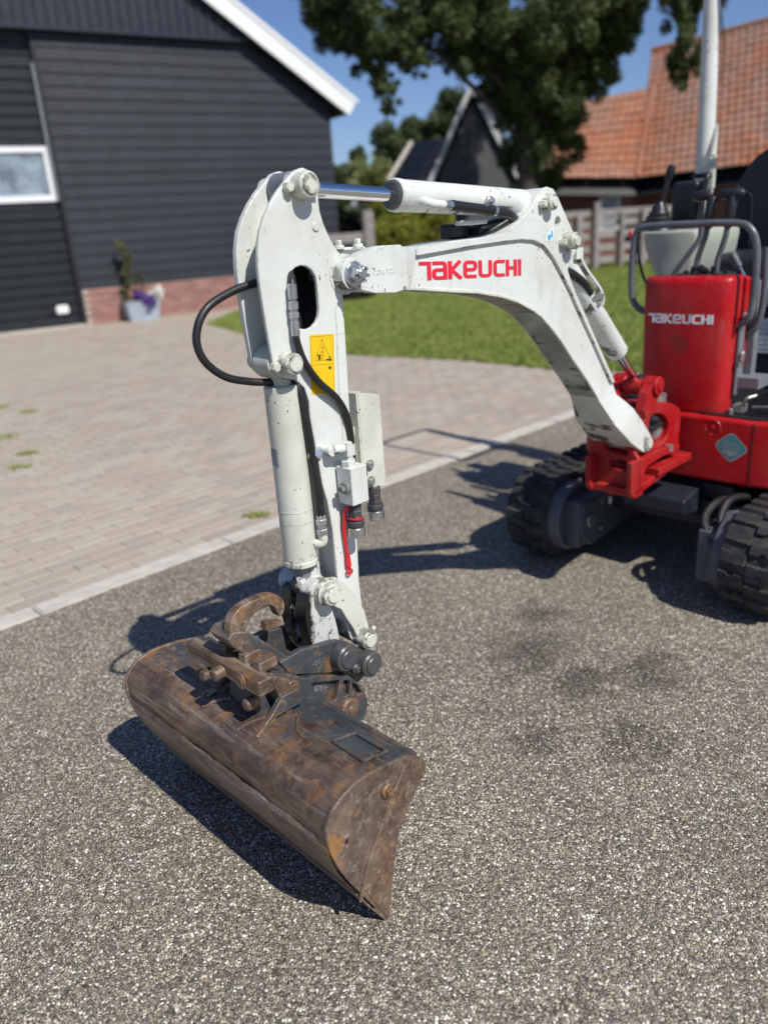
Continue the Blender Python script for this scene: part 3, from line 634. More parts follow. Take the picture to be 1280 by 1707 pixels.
CR = [(-0.196, 0.690), (-0.240, 0.676), (-0.270, 0.650), (-0.300, 0.605), (-0.326, 0.550), (-0.339, 0.490), (-0.330, 0.452), (-0.303, 0.452), (-0.283, 0.512), (-0.262, 0.552), (-0.247, 0.583), (-0.219, 0.605), (-0.185, 0.618), (-0.172, 0.650)]
for y0, y1 in ((0.0525, 0.064), (-0.064, -0.0525)):
    bm = bmesh.new(); prism(bm, CR, y0, y1); part('side_link', bm, 'white_dirty', link_h, bevel=0.003)
bm = bmesh.new(); pin_head(bm, -0.313, 0.473, 0.063, 0.094, 0.0265, 0.0185); cyl(bm, V(-0.313, -0.09, 0.473), V(-0.313, 0.06, 0.473), 0.022, 20, 0, 0.003); cyl(bm, V(-0.336, 0.075, 0.487), V(-0.348, 0.075, 0.494), 0.006, 6)
part('pivot_pin', bm, 'white_dirty', link_h)

# ---- quick coupler
UC = [(-0.026, 0.538), (-0.096, 0.542), (-0.142, 0.530), (-0.185, 0.523), (-0.214, 0.514), (-0.247, 0.492), (-0.276, 0.460), (-0.306, 0.450), (-0.327, 0.430), (-0.331, 0.404), (-0.318, 0.382), (-0.296, 0.374), (-0.267, 0.362), (-0.231, 0.408), (-0.176, 0.443), (-0.088, 0.477), (-0.045, 0.50)]
bm = bmesh.new()
prism(bm, UC, 0.064, 0.084); prism(bm, UC, -0.084, -0.064)
prism(bm, [(0.078, 0.628), (0.066, 0.604), (0.030, 0.565), (-0.012, 0.520), (-0.06, 0.487), (-0.13, 0.455), (-0.19, 0.430), (-0.19, 0.448), (-0.12, 0.478), (-0.05, 0.545), (-0.005, 0.598), (0.03, 0.635), (0.06, 0.642)], 0, 0, hw=lambda x, z: 0.0845 if x < -0.055 else max(0.040, 0.0845 - (x + 0.055) * 0.42))
coup = part('quick_coupler', bm, 'coupler', bevel=0.005)
HK = [(0.072, 0.615), (0.062, 0.668), (0.048, 0.685), (0.022, 0.696), (-0.040, 0.697), (-0.076, 0.686), (-0.095, 0.660), (-0.090, 0.632), (-0.074, 0.622), (-0.068, 0.640), (-0.062, 0.660), (-0.044, 0.671), (-0.004, 0.664), (0.020, 0.648), (0.030, 0.618), (0.028, 0.602), (0.055, 0.60)]
bm = bmesh.new(); prism(bm, chaikin(HK, 1), 0.010, 0.038); prism(bm, [(-0.035, 0.626), (-0.082, 0.610), (-0.074, 0.600), (-0.03, 0.606)], 0.012, 0.036); part('lifting_hook', bm, 'rusty', coup, bevel=0.008, seg=3)
for x, z, r, y1 in ((-0.213, 0.474, 0.036, 0.118), (-0.292, 0.418, 0.0345, 0.120)):
    bm = bmesh.new(); cyl(bm, V(x, 0.083, z), V(x, y1, z), r, 28, 0, 0.004); cyl(bm, V(x, y1 - 0.002, z), V(x, y1 + 0.006, z), r * 0.72, 24, 0, 0.003); cyl(bm, V(x, -y1, z), V(x, -0.05, z), r, 20, 0, 0.004); cyl(bm, V(x, -0.06, z), V(x, 0.07, z), r * 0.7, 18)
    part('coupler_pin', bm, 'darksteel', coup)
bm = bmesh.new(); cyl(bm, V(-0.252, 0.083, 0.418), V(-0.252, 0.102, 0.418), 0.014, 14, 0, 0.003); cyl(bm, V(-0.252, 0.10, 0.418), V(-0.252, 0.108, 0.418), 0.009, 6, 0, 0.001); part('lock_bolt', bm, 'darksteel', coup)
mt = Matrix.Translation(V(-0.120, 0.0845, 0.483)) @ Matrix.Rotation(rad(-9), 4, 'Y') @ Matrix.Rotation(math.pi, 4, 'Z') @ Matrix.Rotation(rad(90), 4, 'X')
text_obj('cast_lettering', '-01-', 0.020, mt, coup, 'midgrey', 0.001)
# bucket adapter (the lower half, welded to the bucket)
LN = [(0.020, 0.536), (-0.049, 0.499), (-0.085, 0.470), (-0.115, 0.462), (-0.224, 0.412), (-0.254, 0.376), (-0.280, 0.330), (-0.286, 0.290), (-0.272, 0.262), (-0.242, 0.253), (-0.205, 0.285), (-0.17, 0.335), (-0.124, 0.372), (-0.022, 0.410), (-0.010, 0.415)]
RC = [(-0.107, 0.446), (-0.196, 0.409), (-0.175, 0.360), (-0.140, 0.372), (-0.088, 0.406)]
RC2 = [(-0.208, 0.403), (-0.228, 0.392), (-0.222, 0.352), (-0.204, 0.356)]
RC3 = [(-0.236, 0.383), (-0.252, 0.366), (-0.266, 0.336), (-0.252, 0.336), (-0.238, 0.352)]
bm = bmesh.new(); prism(bm, LN, 0.078, 0.095, holes=[RC, RC2, RC3]); prism(bm, LN, 0.062, 0.0785); prism(bm, LN, -0.095, -0.062)
adap = part('bucket_adapter', bm, 'coupler', bevel=0.003)
bm = bmesh.new(); cyl(bm, V(-0.213, 0.06, 0.318), V(-0.213, 0.108, 0.318), 0.030, 28, 0, 0.004); cyl(bm, V(-0.213, 0.106, 0.318), V(-0.213, 0.112, 0.318), 0.010, 12, 0, 0.002); cyl(bm, V(-0.213, -0.10, 0.318), V(-0.213, 0.06, 0.318), 0.022, 20); part('adapter_pin', bm, 'rusty', adap)
bm = bmesh.new(); cyl(bm, V(-0.040, 0.093, 0.463), V(-0.040, 0.104, 0.463), 0.0235, 24, 0, 0.002); bxs(bm, -0.052, -0.028, 0.102, 0.112, 0.452, 0.474); part('adapter_bolt', bm, 'rusty', adap, smooth=30)
mt = Matrix.Translation(V(-0.118, 0.0790, 0.408)) @ Matrix.Rotation(rad(-19), 4, 'Y') @ Matrix.Rotation(math.pi, 4, 'Z') @ Matrix.Rotation(rad(90), 4, 'X')
text_obj('cast_lettering', '\u00d8E1-', 0.024, mt, adap, 'midgrey', 0.0012)
for y0, y1 in ((0.0955, 0.110), (-0.110, -0.0955)):
    bm = bmesh.new(); prism(bm, [(0.024, 0.538), (-0.030, 0.500), (-0.026, 0.408), (-0.010, 0.412)], y0, y1); part('gusset', bm, 'rusty', adap, bevel=0.003)
bm = bmesh.new(); bxs(bm, 0.037, 0.083, -0.155, 0.150, 0.520, 0.562); lock = part('lock_bar', bm, 'rusty', adap, bevel=0.007)
for args in ((V(0.08, 0.005, 0.538), V(0.112, 0.005, 0.536), 0.0165), (V(0.07, -0.07, 0.50), V(0.10, -0.07, 0.50), 0.0145), (V(0.05, 0.085, 0.475), V(0.085, 0.085, 0.475), 0.016)):
    bm = bmesh.new(); cyl(bm, *args, 18, 0, 0.004); part('lock_bar_pin', bm, 'rusty', adap)
bm = bmesh.new(); lathe(bm, V(0.082, 0.078, 0.54), (1, 0, 0), [(0, 0.020), (0.004, 0.020), (0.004, 0.015), (0.007, 0.012), (0.007, 0.006)], 20); part('lock_bar_pin', bm, 'rusty', adap)
for y in (-0.055, 0.03, 0.085):
    bm = bmesh.new(); bxs(bm, 0.0, 0.052, y, y + 0.03, 0.555, 0.582); part('lock_bar_tooth', bm, 'rusty', adap, bevel=0.004)
bm = bmesh.new(); prism(bm, [(0.02, 0.50), (-0.03, 0.46), (-0.02, 0.40), (0.04, 0.41)], -0.06, 0.06); part('cross_member', bm, 'darksteel', adap)

# ---- ditching bucket
SK = [(-0.128, 0.378), (-0.095, 0.397), (-0.031, 0.411), (0.020, 0.4165), (0.060, 0.417), (0.099, 0.406), (0.124, 0.390), (0.138, 0.366), (0.1405, 0.335), (0.136, 0.298), (0.1205, 0.245), (0.097, 0.191), (0.071, 0.142), (0.038, 0.077), (0.006, 0.012)]
def shell(prof, th):
    o = []
    for i, p in enumerate(prof):
        a = Vector(prof[max(i - 1, 0)]); b = Vector(prof[min(i + 1, len(prof) - 1)]); d = (b - a).normalized(); n = Vector((d.y, -d.x)); o.append(tuple(Vector(p) + n * th))
    return list(prof) + o[::-1]
def bucket_skin():
    bm = bmesh.new(); ny = 56; inn = shell(SK, 0.009)[len(SK):][::-1]; rows = []
    rg = random.Random(3)
    for k in range(ny + 1):
        y = -0.421 + 0.842 * k / ny; r0, r1 = [], []
        for (x, z), (xi, zi) in zip(SK, inn):
            dent = 0.0016 * math.sin(9 * y + 14 * z) + 0.0011 * math.sin(31 * y + 5 * x) + rg.uniform(-0.0004, 0.0004)
            r0.append(bm.verts.new(V(x + dent, y, z + dent * 0.6))); r1.append(bm.verts.new(V(xi, y, zi)))
        rows.append((r0, r1))
    n = len(SK)
    for (a0, a1), (b0, b1) in zip(rows, rows[1:]):
        for i in range(n - 1):
            bm.faces.new((a0[i], a0[i + 1], b0[i + 1], b0[i])); bm.faces.new((a1[i + 1], a1[i], b1[i], b1[i + 1]))
        bm.faces.new((a0[0], b0[0], b1[0], a1[0])); bm.faces.new((a0[-1], a1[-1], b1[-1], b0[-1]))
    return bm
buck = part('bucket', bucket_skin(), 'bucket', smooth=40)
SP = [(0, 0.0), (-0.027, 0.139), (-0.051, 0.220), (-0.094, 0.279), (-0.132, 0.314), (-0.150, 0.339), (-0.148, 0.358), (-0.132, 0.376), (-0.095, 0.400), (-0.031, 0.416), (0.020, 0.4225), (0.060, 0.4235), (0.101, 0.412), (0.130, 0.393), (0.1445, 0.368), (0.147, 0.335), (0.1425, 0.298), (0.1265, 0.245), (0.1025, 0.191), (0.0765, 0.142), (0.042, 0.077)]
for y0, y1 in ((0.4185, 0.4285), (-0.4285, -0.4185)):
    bm = bmesh.new(); prism(bm, SP, y0, y1, holes=[[(0.103, 0.292), (0.098, 0.304), (0.092, 0.304), (0.094, 0.286), (0.100, 0.284)]] if y0 > 0 else [])
    part('side_plate', bm, 'bucket_side', buck, bevel=0.003)
CRS = [(-0.091, 0.396), (-0.055, 0.354), (-0.022, 0.312), (0.006, 0.272), (0.035, 0.229), (0.058, 0.188), (0.074, 0.149), (0.082, 0.120)]
bm = bmesh.new(); prism(bm, CRS + [(x - 0.0085, z - 0.003) for x, z in reversed(CRS)], 0.428, 0.4335); part('weld_seam', bm, 'bucket_side', buck, bevel=0.002)
bm = bmesh.new(); prism(bm, [(-0.098, 0.392), (-0.030, 0.312), (0.028, 0.228), (0.066, 0.148), (0.0, 0.002), (-0.027, 0.139), (-0.051, 0.220), (-0.094, 0.279), (-0.132, 0.314), (-0.150, 0.339), (-0.148, 0.358), (-0.132, 0.376)], 0.428, 0.4312); part('wear_plate', bm, 'rusty', buck, bevel=0.001)
bm = bmesh.new(); cyl(bm, V(-0.024, 0.428, 0.354), V(-0.024, 0.437, 0.354), 0.017, 20, 0, 0.002); bxs(bm, -0.033, -0.015, 0.434, 0.445, 0.347, 0.361); part('bolt_head', bm, 'rusty', buck, smooth=30)
bm = bmesh.new(); tube(bm, [V(0.075, 0.430, 0.345), V(0.062, 0.430, 0.352), V(0.052, 0.430, 0.362)], 0.003, 6); part('weld_scar', bm, 'rusty', buck)
# wear plate under the curve: starts with a ragged weld at the seam
def seam_strip():
    bm = bmesh.new(); rg = random.Random(5); ny = 150; R_ = []
    for k in range(ny + 1):
        y = -0.420 + 0.840 * k / ny
        j = rg.uniform(-0.0026, 0.0026) + 0.0012 * math.sin(k * 0.31)
        pts = [(0.1390, 0.314 + j), (0.1445, 0.305 + j), (0.1365, 0.268), (0.1215, 0.226), (0.1035, 0.186), (0.0765, 0.134), (0.073, 0.128)]
        R_.append([bm.verts.new(V(x + rg.uniform(-0.0008, 0.0008), y, z)) for x, z in pts])
    for a, b in zip(R_, R_[1:]):
        for i in range(len(a) - 1): bm.faces.new((a[i], a[i + 1], b[i + 1], b[i]))
    return bm
part('wear_strip', seam_strip(), 'bucket_side', buck, smooth=50)
bm = bmesh.new()
prism(bm, [(0.078, 0.130), (0.0435, 0.063), (0.0400, 0.066), (0.0735, 0.132)], -0.4195, 0.4195); part('cutting_edge', bm, 'bucket_side', buck, bevel=0.001)
bm = bmesh.new(); prism(bm, [(0.041, 0.059), (0.008, 0.004), (-0.002, 0.000), (-0.006, 0.010), (0.034, 0.062)], -0.427, 0.4275); part('cutting_edge', bm, 'bucket_side', buck, bevel=0.0015)
# weld frame on top and wear beads, a rear stiffener
bm = bmesh.new(); FR = [(-0.072, 0.286), (-0.072, 0.388), (-0.006, 0.384), (-0.008, 0.279)]
def topz(x): return 0.4165 - 0.20 * max(0, -(x + 0.02)) ** 1.0
for a, b in zip(FR, FR[1:] + FR[:1]): tube(bm, [V(a[0], a[1], topz(a[0]) + 0.001), V(b[0], b[1], topz(b[0]) + 0.001)], 0.0042, 8, smooth=False)
part('weld_frame', bm, 'coupler', buck)
for pts in ([(0.02, 0.105), (0.06, 0.118), (0.09, 0.125)], [(0.035, 0.085), (0.07, 0.070), (0.10, 0.06)], [(0.04, -0.05), (0.075, -0.075), (0.10, -0.09)], [(-0.02, 0.14), (0.02, 0.19), (0.03, 0.25)], [(0.03, -0.09), (0.06, -0.12), (0.08, -0.14)]):
    bm = bmesh.new()
    def sz(x):
        for (xa, za), (xb, zb) in zip(SK, SK[1:]):
            if xa <= x <= xb: return za + (zb - za) * (x - xa) / (xb - xa)
        return 0.41
    tube(bm, [V(x, y, sz(x) + 0.001) for x, y in pts], 0.0045, 8, per=4); part('weld_bead', bm, 'rusty', buck)
bm = bmesh.new(); tube(bm, [V(-0.125, -0.42, 0.380), V(-0.125, 0.42, 0.380)], 0.009, 10, smooth=False); part('rear_lip', bm, 'coupler', buck)
for sgn in (1, -1):
    bm = bmesh.new(); prism(bm, [(-0.06, 0.425), (0.03, 0.425), (0.075, 0.414), (0.04, 0.432), (0.0, 0.47), (-0.05, 0.47)], sgn * 0.108 - 0.009, sgn * 0.108 + 0.009); part('stiffener', bm, 'coupler', buck, bevel=0.004)

def prismx(bm, poly, x0, x1, holes=(), mat=0):
    """polygon in the (lateral, up) plane given thickness along the forward axis"""
    tmp = bmesh.new(); prism(tmp, poly, x0, x1, holes, mat)
    for v in tmp.verts: v.co = Vector((v.co.y + SX, v.co.x - SX, v.co.z))
    mp = {v: bm.verts.new(v.co) for v in tmp.verts}
    for f in tmp.faces:
        nf = bm.faces.new([mp[v] for v in f.verts]); nf.material_index = f.material_index
    tmp.free()
def prismz(bm, poly, z0, z1, mat=0):
    a = [bm.verts.new(V(x, y, z0)) for x, y in poly]; b = [bm.verts.new(V(x, y, z1)) for x, y in poly]
    bm.faces.new(a); bm.faces.new(b)
    for i in range(len(a)): j = (i + 1) % len(a); bm.faces.new((a[i], a[j], b[j], b[i]))

# ---- swing bracket
bm = bmesh.new()
prismx(bm, [(-0.112, 0.715), (-0.112, 0.480), (-0.02, 0.455), (0.078, 0.462), (0.100, 0.490), (0.100, 0.615), (0.060, 0.665), (0.0, 0.69)], -1.745, -1.722,
       holes=[[(-0.045, 0.672), (-0.045, 0.650), (-0.03, 0.632), (0.045, 0.622), (0.055, 0.635), (0.045, 0.655), (0.0, 0.678)], [(-0.02, 0.598), (-0.02, 0.572), (0.05, 0.562), (0.066, 0.575), (0.062, 0.596), (0.04, 0.602)]])
for sg in (1, -1):
    prism(bm, [(-1.672, 0.615), (-1.676, 0.490), (-1.705, 0.464), (-1.770, 0.464), (-1.772, 0.545), (-1.80, 0.570), (-1.92, 0.580), (-2.06, 0.565), (-2.06, 0.60), (-1.90, 0.612), (-1.735, 0.614)], sg * 0.075, sg * 0.100)
prism(bm, [(-1.70, 0.47), (-2.0, 0.50), (-2.0, 0.53), (-1.70, 0.50)], -0.10, 0.10)
swing = part('swing_bracket', bm, 'red_cast', bevel=0.006)
for sg in (1, -1):
    bm = bmesh.new(); prism(bm, chaikin([(-1.795, 0.751), (-1.805, 0.788), (-1.918, 0.792), (-2.025, 0.771), (-2.114, 0.728), (-2.120, 0.676), (-2.110, 0.601), (-2.125, 0.551), (-2.000, 0.568), (-1.850, 0.574), (-1.790, 0.606), (-1.785, 0.686)], 1), sg * 0.045 - 0.026, sg * 0.045 + 0.026,
        holes=[chaikin([(-1.850, 0.751), (-1.900, 0.754), (-1.968, 0.734), (-2.018, 0.686), (-2.008, 0.638), (-1.953, 0.611), (-1.870, 0.618), (-1.845, 0.686)], 1)])
    part('bracket_arm', bm, 'red_cast', swing, bevel=0.006)
bm = bmesh.new()
for sg in (1, -1):
    prism(bm, [(-1.78, 0.79), (-1.80, 0.85), (-1.845, 0.885), (-1.90, 0.885), (-1.91, 0.84), (-1.88, 0.80), (-1.86, 0.77), (-1.80, 0.76)], sg * 0.062 - 0.018, sg * 0.062 + 0.018)
    cyl(bm, V(-1.872, sg * 0.036, 0.866), V(-1.872, sg * 0.094, 0.866), 0.037, 28, 0, 0.004)
cyl(bm, V(-1.872, -0.1, 0.866), V(-1.872, 0.1, 0.866), 0.020, 20, 0, 0.002); cyl(bm, V(-1.855, -0.034, 0.862), V(-1.855, 0.034, 0.862), 0.030, 24)
part('cylinder_lug', bm, 'red_cast', swing, bevel=0.003)
bm = bmesh.new(); cyl(bm, V(-2.02, 0, 0.47), V(-2.02, 0, 0.80), 0.045, 28); cyl(bm, V(-1.985, 0.09, 0.585), V(-1.985, 0.09, 0.61), 0.016, 16); part('swing_pin', bm, 'steel', swing)
bm = bmesh.new(); bxs(bm, -2.14, -1.86, -0.11, 0.115, 0.515, 0.545); part('bracket_shelf', bm, 'red_cast', swing, bevel=0.004)
for k in range(4):
    bm = bmesh.new(); tube(bm, [V(-2.12, -0.02 + 0.02 * k, 0.70 - 0.02 * k), V(-2.0, 0.0 + 0.015 * k, 0.66 + 0.01 * k), V(-1.9, 0.01 + 0.012 * k, 0.69), V(-1.78, -0.04 + 0.02 * k, 0.76), V(-1.70, -0.03, 0.82)], 0.011, 8); part('hydraulic_hose', bm, 'hose', swing)

# ---- upper body
BODY = [(-2.20, -0.34), (-2.175, -0.26), (-2.165, 0.34), (-2.18, 0.42), (-2.24, 0.485), (-2.36, 0.52), (-3.35, 0.52), (-3.55, 0.38), (-3.6, 0.0), (-3.55, -0.38), (-3.35, -0.52), (-2.42, -0.52), (-2.26, -0.45)]
bm = bmesh.new(); prismz(bm, BODY, 0.425, 0.693); body = part('body', bm, 'red', bevel=0.016, seg=3)
bm = bmesh.new(); box(bm, SX - 2.168, SX - 2.1635, 0.341, 0.344, 0.43, 0.685); part('panel_seam', bm, 'blackplastic', body)
bm = bmesh.new(); lathe(bm, V(-2.1665, 0.180, 0.652), (1, 0, 0), [(0, 0.036), (0.003, 0.034), (0.003, 0.029), (0.0005, 0.026)], 28); lathe(bm, V(-2.1665, 0.182, 0.655), (1, 0, 0), [(0, 0.009), (0.005, 0.009), (0.007, 0.005)], 12); part('panel_bolt', bm, ['red'], body)
def diamond():
    bm = bmesh.new(); cy, cz, x = 0.262, 0.582, -2.163
    def dia(r, lift, mat):
        pts = [(0, 1), (1, 0), (0, -1), (-1, 0)]; P = []
        for i in range(4):
            a, b, c2 = Vector(pts[i - 1]), Vector(pts[i]), Vector(pts[(i + 1) % 4])
            for t in (0, .25, .5, .75, 1):
                s0 = b + (a - b) * 0.24; s1 = b + (c2 - b) * 0.24; P.append(s0 * (1 - t) ** 2 + b * 2 * t * (1 - t) + s1 * t * t)
        f = bm.faces.new([bm.verts.new(V(x + lift, cy + p.x * r * 1.10, cz + p.y * r - 0.05 * p.x * r)) for p in P]); f.material_index = mat
    dia(0.066, 0, 1); dia(0.060, 0.0006, 0)
    for k in range(4):
        w = (0.030, 0.036, 0.038, 0.036)[k]; z = cz + 0.016 - 0.0095 * k
        f = bm.faces.new([bm.verts.new(V(x + 0.0012, cy + a, zz)) for a, zz in ((-w, z + 0.0012), (w, z + 0.0012), (w, z - 0.0012), (-w, z - 0.0012))]); f.material_index = 1
    for a0, a1, z0, z1 in ((-.031, .029, -.024, -.0175), (-.014, .014, -.033, -.026), (-.012, .012, -.036, -.0345)):
        f = bm.faces.new([bm.verts.new(V(x + 0.0012, cy + a, cz + zz)) for a, zz in ((a0, z1), (a1, z1), (a1, z0), (a0, z0))]); f.material_index = 1
    return part('diamond_sticker', bm, ['teal', 'silver'], body, smooth=0)
diamond()
bm = bmesh.new(); prismz(bm, [(-2.30, -0.20), (-2.20, 0.12), (-2.19, 0.34), (-2.24, 0.44), (-2.36, 0.49), (-3.3, 0.49), (-3.3, -0.49), (-2.45, -0.49)], 0.6935, 0.7005)
for k in range(22): bxs(bm, -2.245 - 0.022 * k, -2.235 - 0.022 * k, 0.20, 0.44, 0.7, 0.706)
mat_o = part('floor_mat', bm, 'blackplastic', body)
bm = bmesh.new()   # pedal, catch and small hardware at the foot of the cover
tube(bm, [V(-2.26, 0.255, 0.705), V(-2.25, 0.262, 0.74), V(-2.24, 0.275, 0.765), V(-2.27, 0.30, 0.775)], 0.006, 8); cyl(bm, V(-2.22, 0.225, 0.70), V(-2.22, 0.225, 0.724), 0.010, 10, 0, 0.002)
bxs(bm, -2.30, -2.24, 0.22, 0.26, 0.70, 0.735); tube(bm, [V(-2.30, 0.28, 0.72), V(-2.28, 0.36, 0.73), V(-2.28, 0.43, 0.722)], 0.006, 8)
part('pedal', bm, 'steel', body)

# ---- front cover
CV = [(-2.255, -0.172), (-2.225, -0.168), (-2.206, -0.150), (-2.198, -0.08), (-2.198, 0.055), (-2.206, 0.10), (-2.214, 0.150), (-2.226, 0.176), (-2.248, 0.188), (-2.318, 0.192), (-2.318, -0.172)]
bm = bmesh.new(); rows = []
for z, sh, k in ((0.700, -0.004, 0.965), (0.72, 0.0, 0.967), (0.95, 0.0, 0.985), (1.12, 0.0, 1.0), (1.205, 0.0, 1.0), (1.222, -0.004, 0.992), (1.232, -0.016, 0.965)):
    rows.append([bm.verts.new(V(x + sh * (1 if x > -2.3 else 0), y * k, z)) for x, y in CV])
for a, b in zip(rows, rows[1:]):
    for i in range(len(a)): j = (i + 1) % len(a); bm.faces.new((a[i], a[j], b[j], b[i]))
bm.faces.new(rows[0]); bm.faces.new(rows[-1])
cover = part('front_cover', bm, 'red', smooth=50)
bm = bmesh.new(); bxs(bm, -2.375, -2.330, -0.150, 0.205, 0.86, 1.224); part('rear_cover', bm, 'red', cover, bevel=0.012, seg=3)
letters('TAKEUCHI', 0.268, 0.036, lambda u, v, n: V(-2.1976 + n - max(0, (u - 0.185)) * 0.165, -0.136 + u, 1.054 - u * 0.004 + v), cover, 'logo_white', 0.20)
bm = bmesh.new()
for k in range(-4, 5):
    h = math.sqrt(max(0, 1 - (k / 4.6) ** 2)) * 0.040; bxs(bm, -2.199, -2.1972, 0.006 - h, 0.006 + h, 0.972 + 0.0086 * k - 0.0013, 0.972 + 0.0086 * k + 0.0013)
part('horn_grille', bm, 'ink', cover)
# ---- grey metalwork and hinge beside the cover
bm = bmesh.new(); bxs(bm, -2.42, -2.375, 0.165, 0.232, 0.78, 1.205); bxs(bm, -2.36, -2.30, 0.193, 0.205, 0.76, 1.06); prism(bm, [(-2.31, 0.79), (-2.42, 0.79), (-2.42, 0.835), (-2.31, 0.835)], 0.20, 0.29); part('side_bracket', bm, 'midgrey', cover, bevel=0.003)
bm = bmesh.new()
for z in (1.075, 0.925): cyl(bm, V(-2.315, 0.205, z), V(-2.315, 0.222, z), 0.016, 14, 0, 0.003); cyl(bm, V(-2.30, 0.215, z - 0.02), V(-2.30, 0.225, z - 0.02), 0.010, 8)
part('hinge_bolt', bm, 'steel', cover)

# ---- guard rail
bm = bmesh.new(); x = -2.27
tube(bm, [V(x - 0.01, -0.188, 1.085), V(x, -0.222, 1.102), V(x, -0.250, 1.145), V(x, -0.258, 1.25), V(x, -0.252, 1.375), V(x, -0.238, 1.412), V(x, -0.200, 1.428), V(x, -0.02, 1.429), V(x, 0.160, 1.424), V(x, 0.215, 1.405), V(x, 0.245, 1.350), V(x, 0.255, 1.24), V(x, 0.252, 1.12), V(x, 0.240, 1.070), V(x - 0.01, 0.205, 1.045)], 0.0135, 14, per=6)
rail = part('guard_rail', bm, 'greybar')
bm = bmesh.new(); tube(bm, [V(-2.36, 0.252, 1.33), V(-2.36, 0.258, 1.15), V(-2.36, 0.245, 1.04), V(-2.36, 0.215, 1.0)], 0.013, 12); part('brace', bm, 'greybar', rail); bm = bmesh.new(); tube(bm, [V(-2.34, -0.115, 1.20), V(-2.34, -0.10, 1.24), V(-2.35, -0.045, 1.32), V(-2.36, -0.015, 1.37), V(-2.36, -0.01, 1.425)], 0.0105, 10); part('brace', bm, 'greybar', rail)
# ---- travel levers
for y0, y1, hy0, hy1 in ((-0.045, -0.012, -0.085, 0.0), (0.040, 0.070, 0.025, 0.125)):
    bm = bmesh.new(); tube(bm, [V(-2.42, y0 - 0.002, 1.225), V(-2.42, y0, 1.28), V(-2.42, y0 + 0.015, 1.335), V(-2.42, y1 - 0.004, 1.38), V(-2.42, y1, 1.42)], 0.0115, 12)
    lev = part('travel_lever', bm, 'greybar')
    bm = bmesh.new(); cyl(bm, V(-2.42, y1, 1.405), V(-2.42, y1 + 0.012, 1.525), 0.0185, 14, 0, 0.004, 0.022); lathe(bm, V(-2.42, hy0, 1.530), (0, 1, 0.02), [(0, 0.010), (0.010, 0.018), (0.04, 0.022), (hy1 - hy0 - 0.012, 0.018), (hy1 - hy0, 0.008)], 14); part('grip', bm, 'blackplastic', lev, smooth=50)
bm = bmesh.new(); rg = random.Random(4)
for k in range(16):
    y = -0.10 + 0.19 * rg.random(); cyl(bm, V(-2.42 + rg.uniform(-.04, .04), y, 1.215), V(-2.42 + rg.uniform(-.04, .04), y + rg.uniform(-.02, .02), 1.238 + rg.random() * 0.022), 0.010, 8)
bxs(bm, -2.47, -2.37, -0.11, 0.10, 1.21, 1.232); part('lever_linkage', bm, 'blackplastic')
bm = bmesh.new(); cyl(bm, V(-2.5, 0.130, 1.200), V(-2.5, 0.098, 1.25), 0.0055, 8, 0); cyl(bm, V(-2.5, 0.100, 1.245), V(-2.5, 0.062, 1.300), 0.0135, 14, 1, 0.004, 0.018); part('throttle_lever', bm, ['zinc', 'greybar'])
# ---- console with joystick
bm = bmesh.new(); rows = []
for z, a, b in ((1.195, -0.265, -0.13), (1.23, -0.30, -0.11), (1.33, -0.345, -0.095), (1.375, -0.355, -0.09), (1.40, -0.35, -0.10)):
    rows.append([bm.verts.new(V(x, y, z)) for x, y in ((-2.50, a + 0.02), (-2.48, a + 0.06), (-2.48, b - 0.05), (-2.50, b), (-2.95, b), (-2.95, a))])
for a, b in zip(rows, rows[1:]):
    for i in range(6): j = (i + 1) % 6; bm.faces.new((a[i], a[j], b[j], b[i]))
bm.faces.new(rows[0]); bm.faces.new(rows[-1]); pod = part('control_console', bm, 'podgrey', bevel=0.012)
bm = bmesh.new(); prof = [(0, 0.082)]
for k in range(5): prof += [(0.012 + 0.020 * k, 0.080 - 0.0115 * k), (0.020 + 0.020 * k, 0.064 - 0.0100 * k)]
prof += [(0.118, 0.014)]
lathe(bm, V(-2.6, -0.320, 1.405), (0.05, 0.10, 1), prof, 24); part('bellows', bm, 'blackplastic', pod, smooth=60)
bm = bmesh.new(); tube(bm, [V(-2.6, -0.308, 1.50), V(-2.6, -0.292, 1.57), V(-2.6, -0.266, 1.655)], 0.012, 12); lathe(bm, V(-2.6, -0.283, 1.605), (0, 0.3, 1), [(0, 0.013), (0.02, 0.018), (0.055, 0.018), (0.066, 0.012)], 14); part('joystick', bm, 'blackplastic', pod)
bm = bmesh.new(); bxs(bm, -2.80, -2.70, -0.315, -0.19, 1.40, 1.60); part('monitor_back', bm, 'blackplastic', pod, bevel=0.02)
bm = bmesh.new(); tube(bm, [V(-2.70, -0.19, 1.42), V(-2.70, -0.17, 1.52), V(-2.70, -0.155, 1.60), V(-2.73, -0.16, 1.615), V(-2.78, -0.25, 1.62)], 0.012, 10); part('armrest', bm, 'blackplastic', pod)
bm = bmesh.new(); tube(bm, [V(-2.55, -0.40, 1.37), V(-2.55, -0.385, 1.33), V(-2.55, -0.36, 1.23), V(-2.55, -0.33, 1.17)], 0.007, 8); lev = part('safety_lever', bm, 'blackplastic')
bm = bmesh.new(); cyl(bm, V(-2.55, -0.425, 1.405), V(-2.55, -0.398, 1.355), 0.012, 12, 0, 0.004); part('grip', bm, 'redplastic', lev)
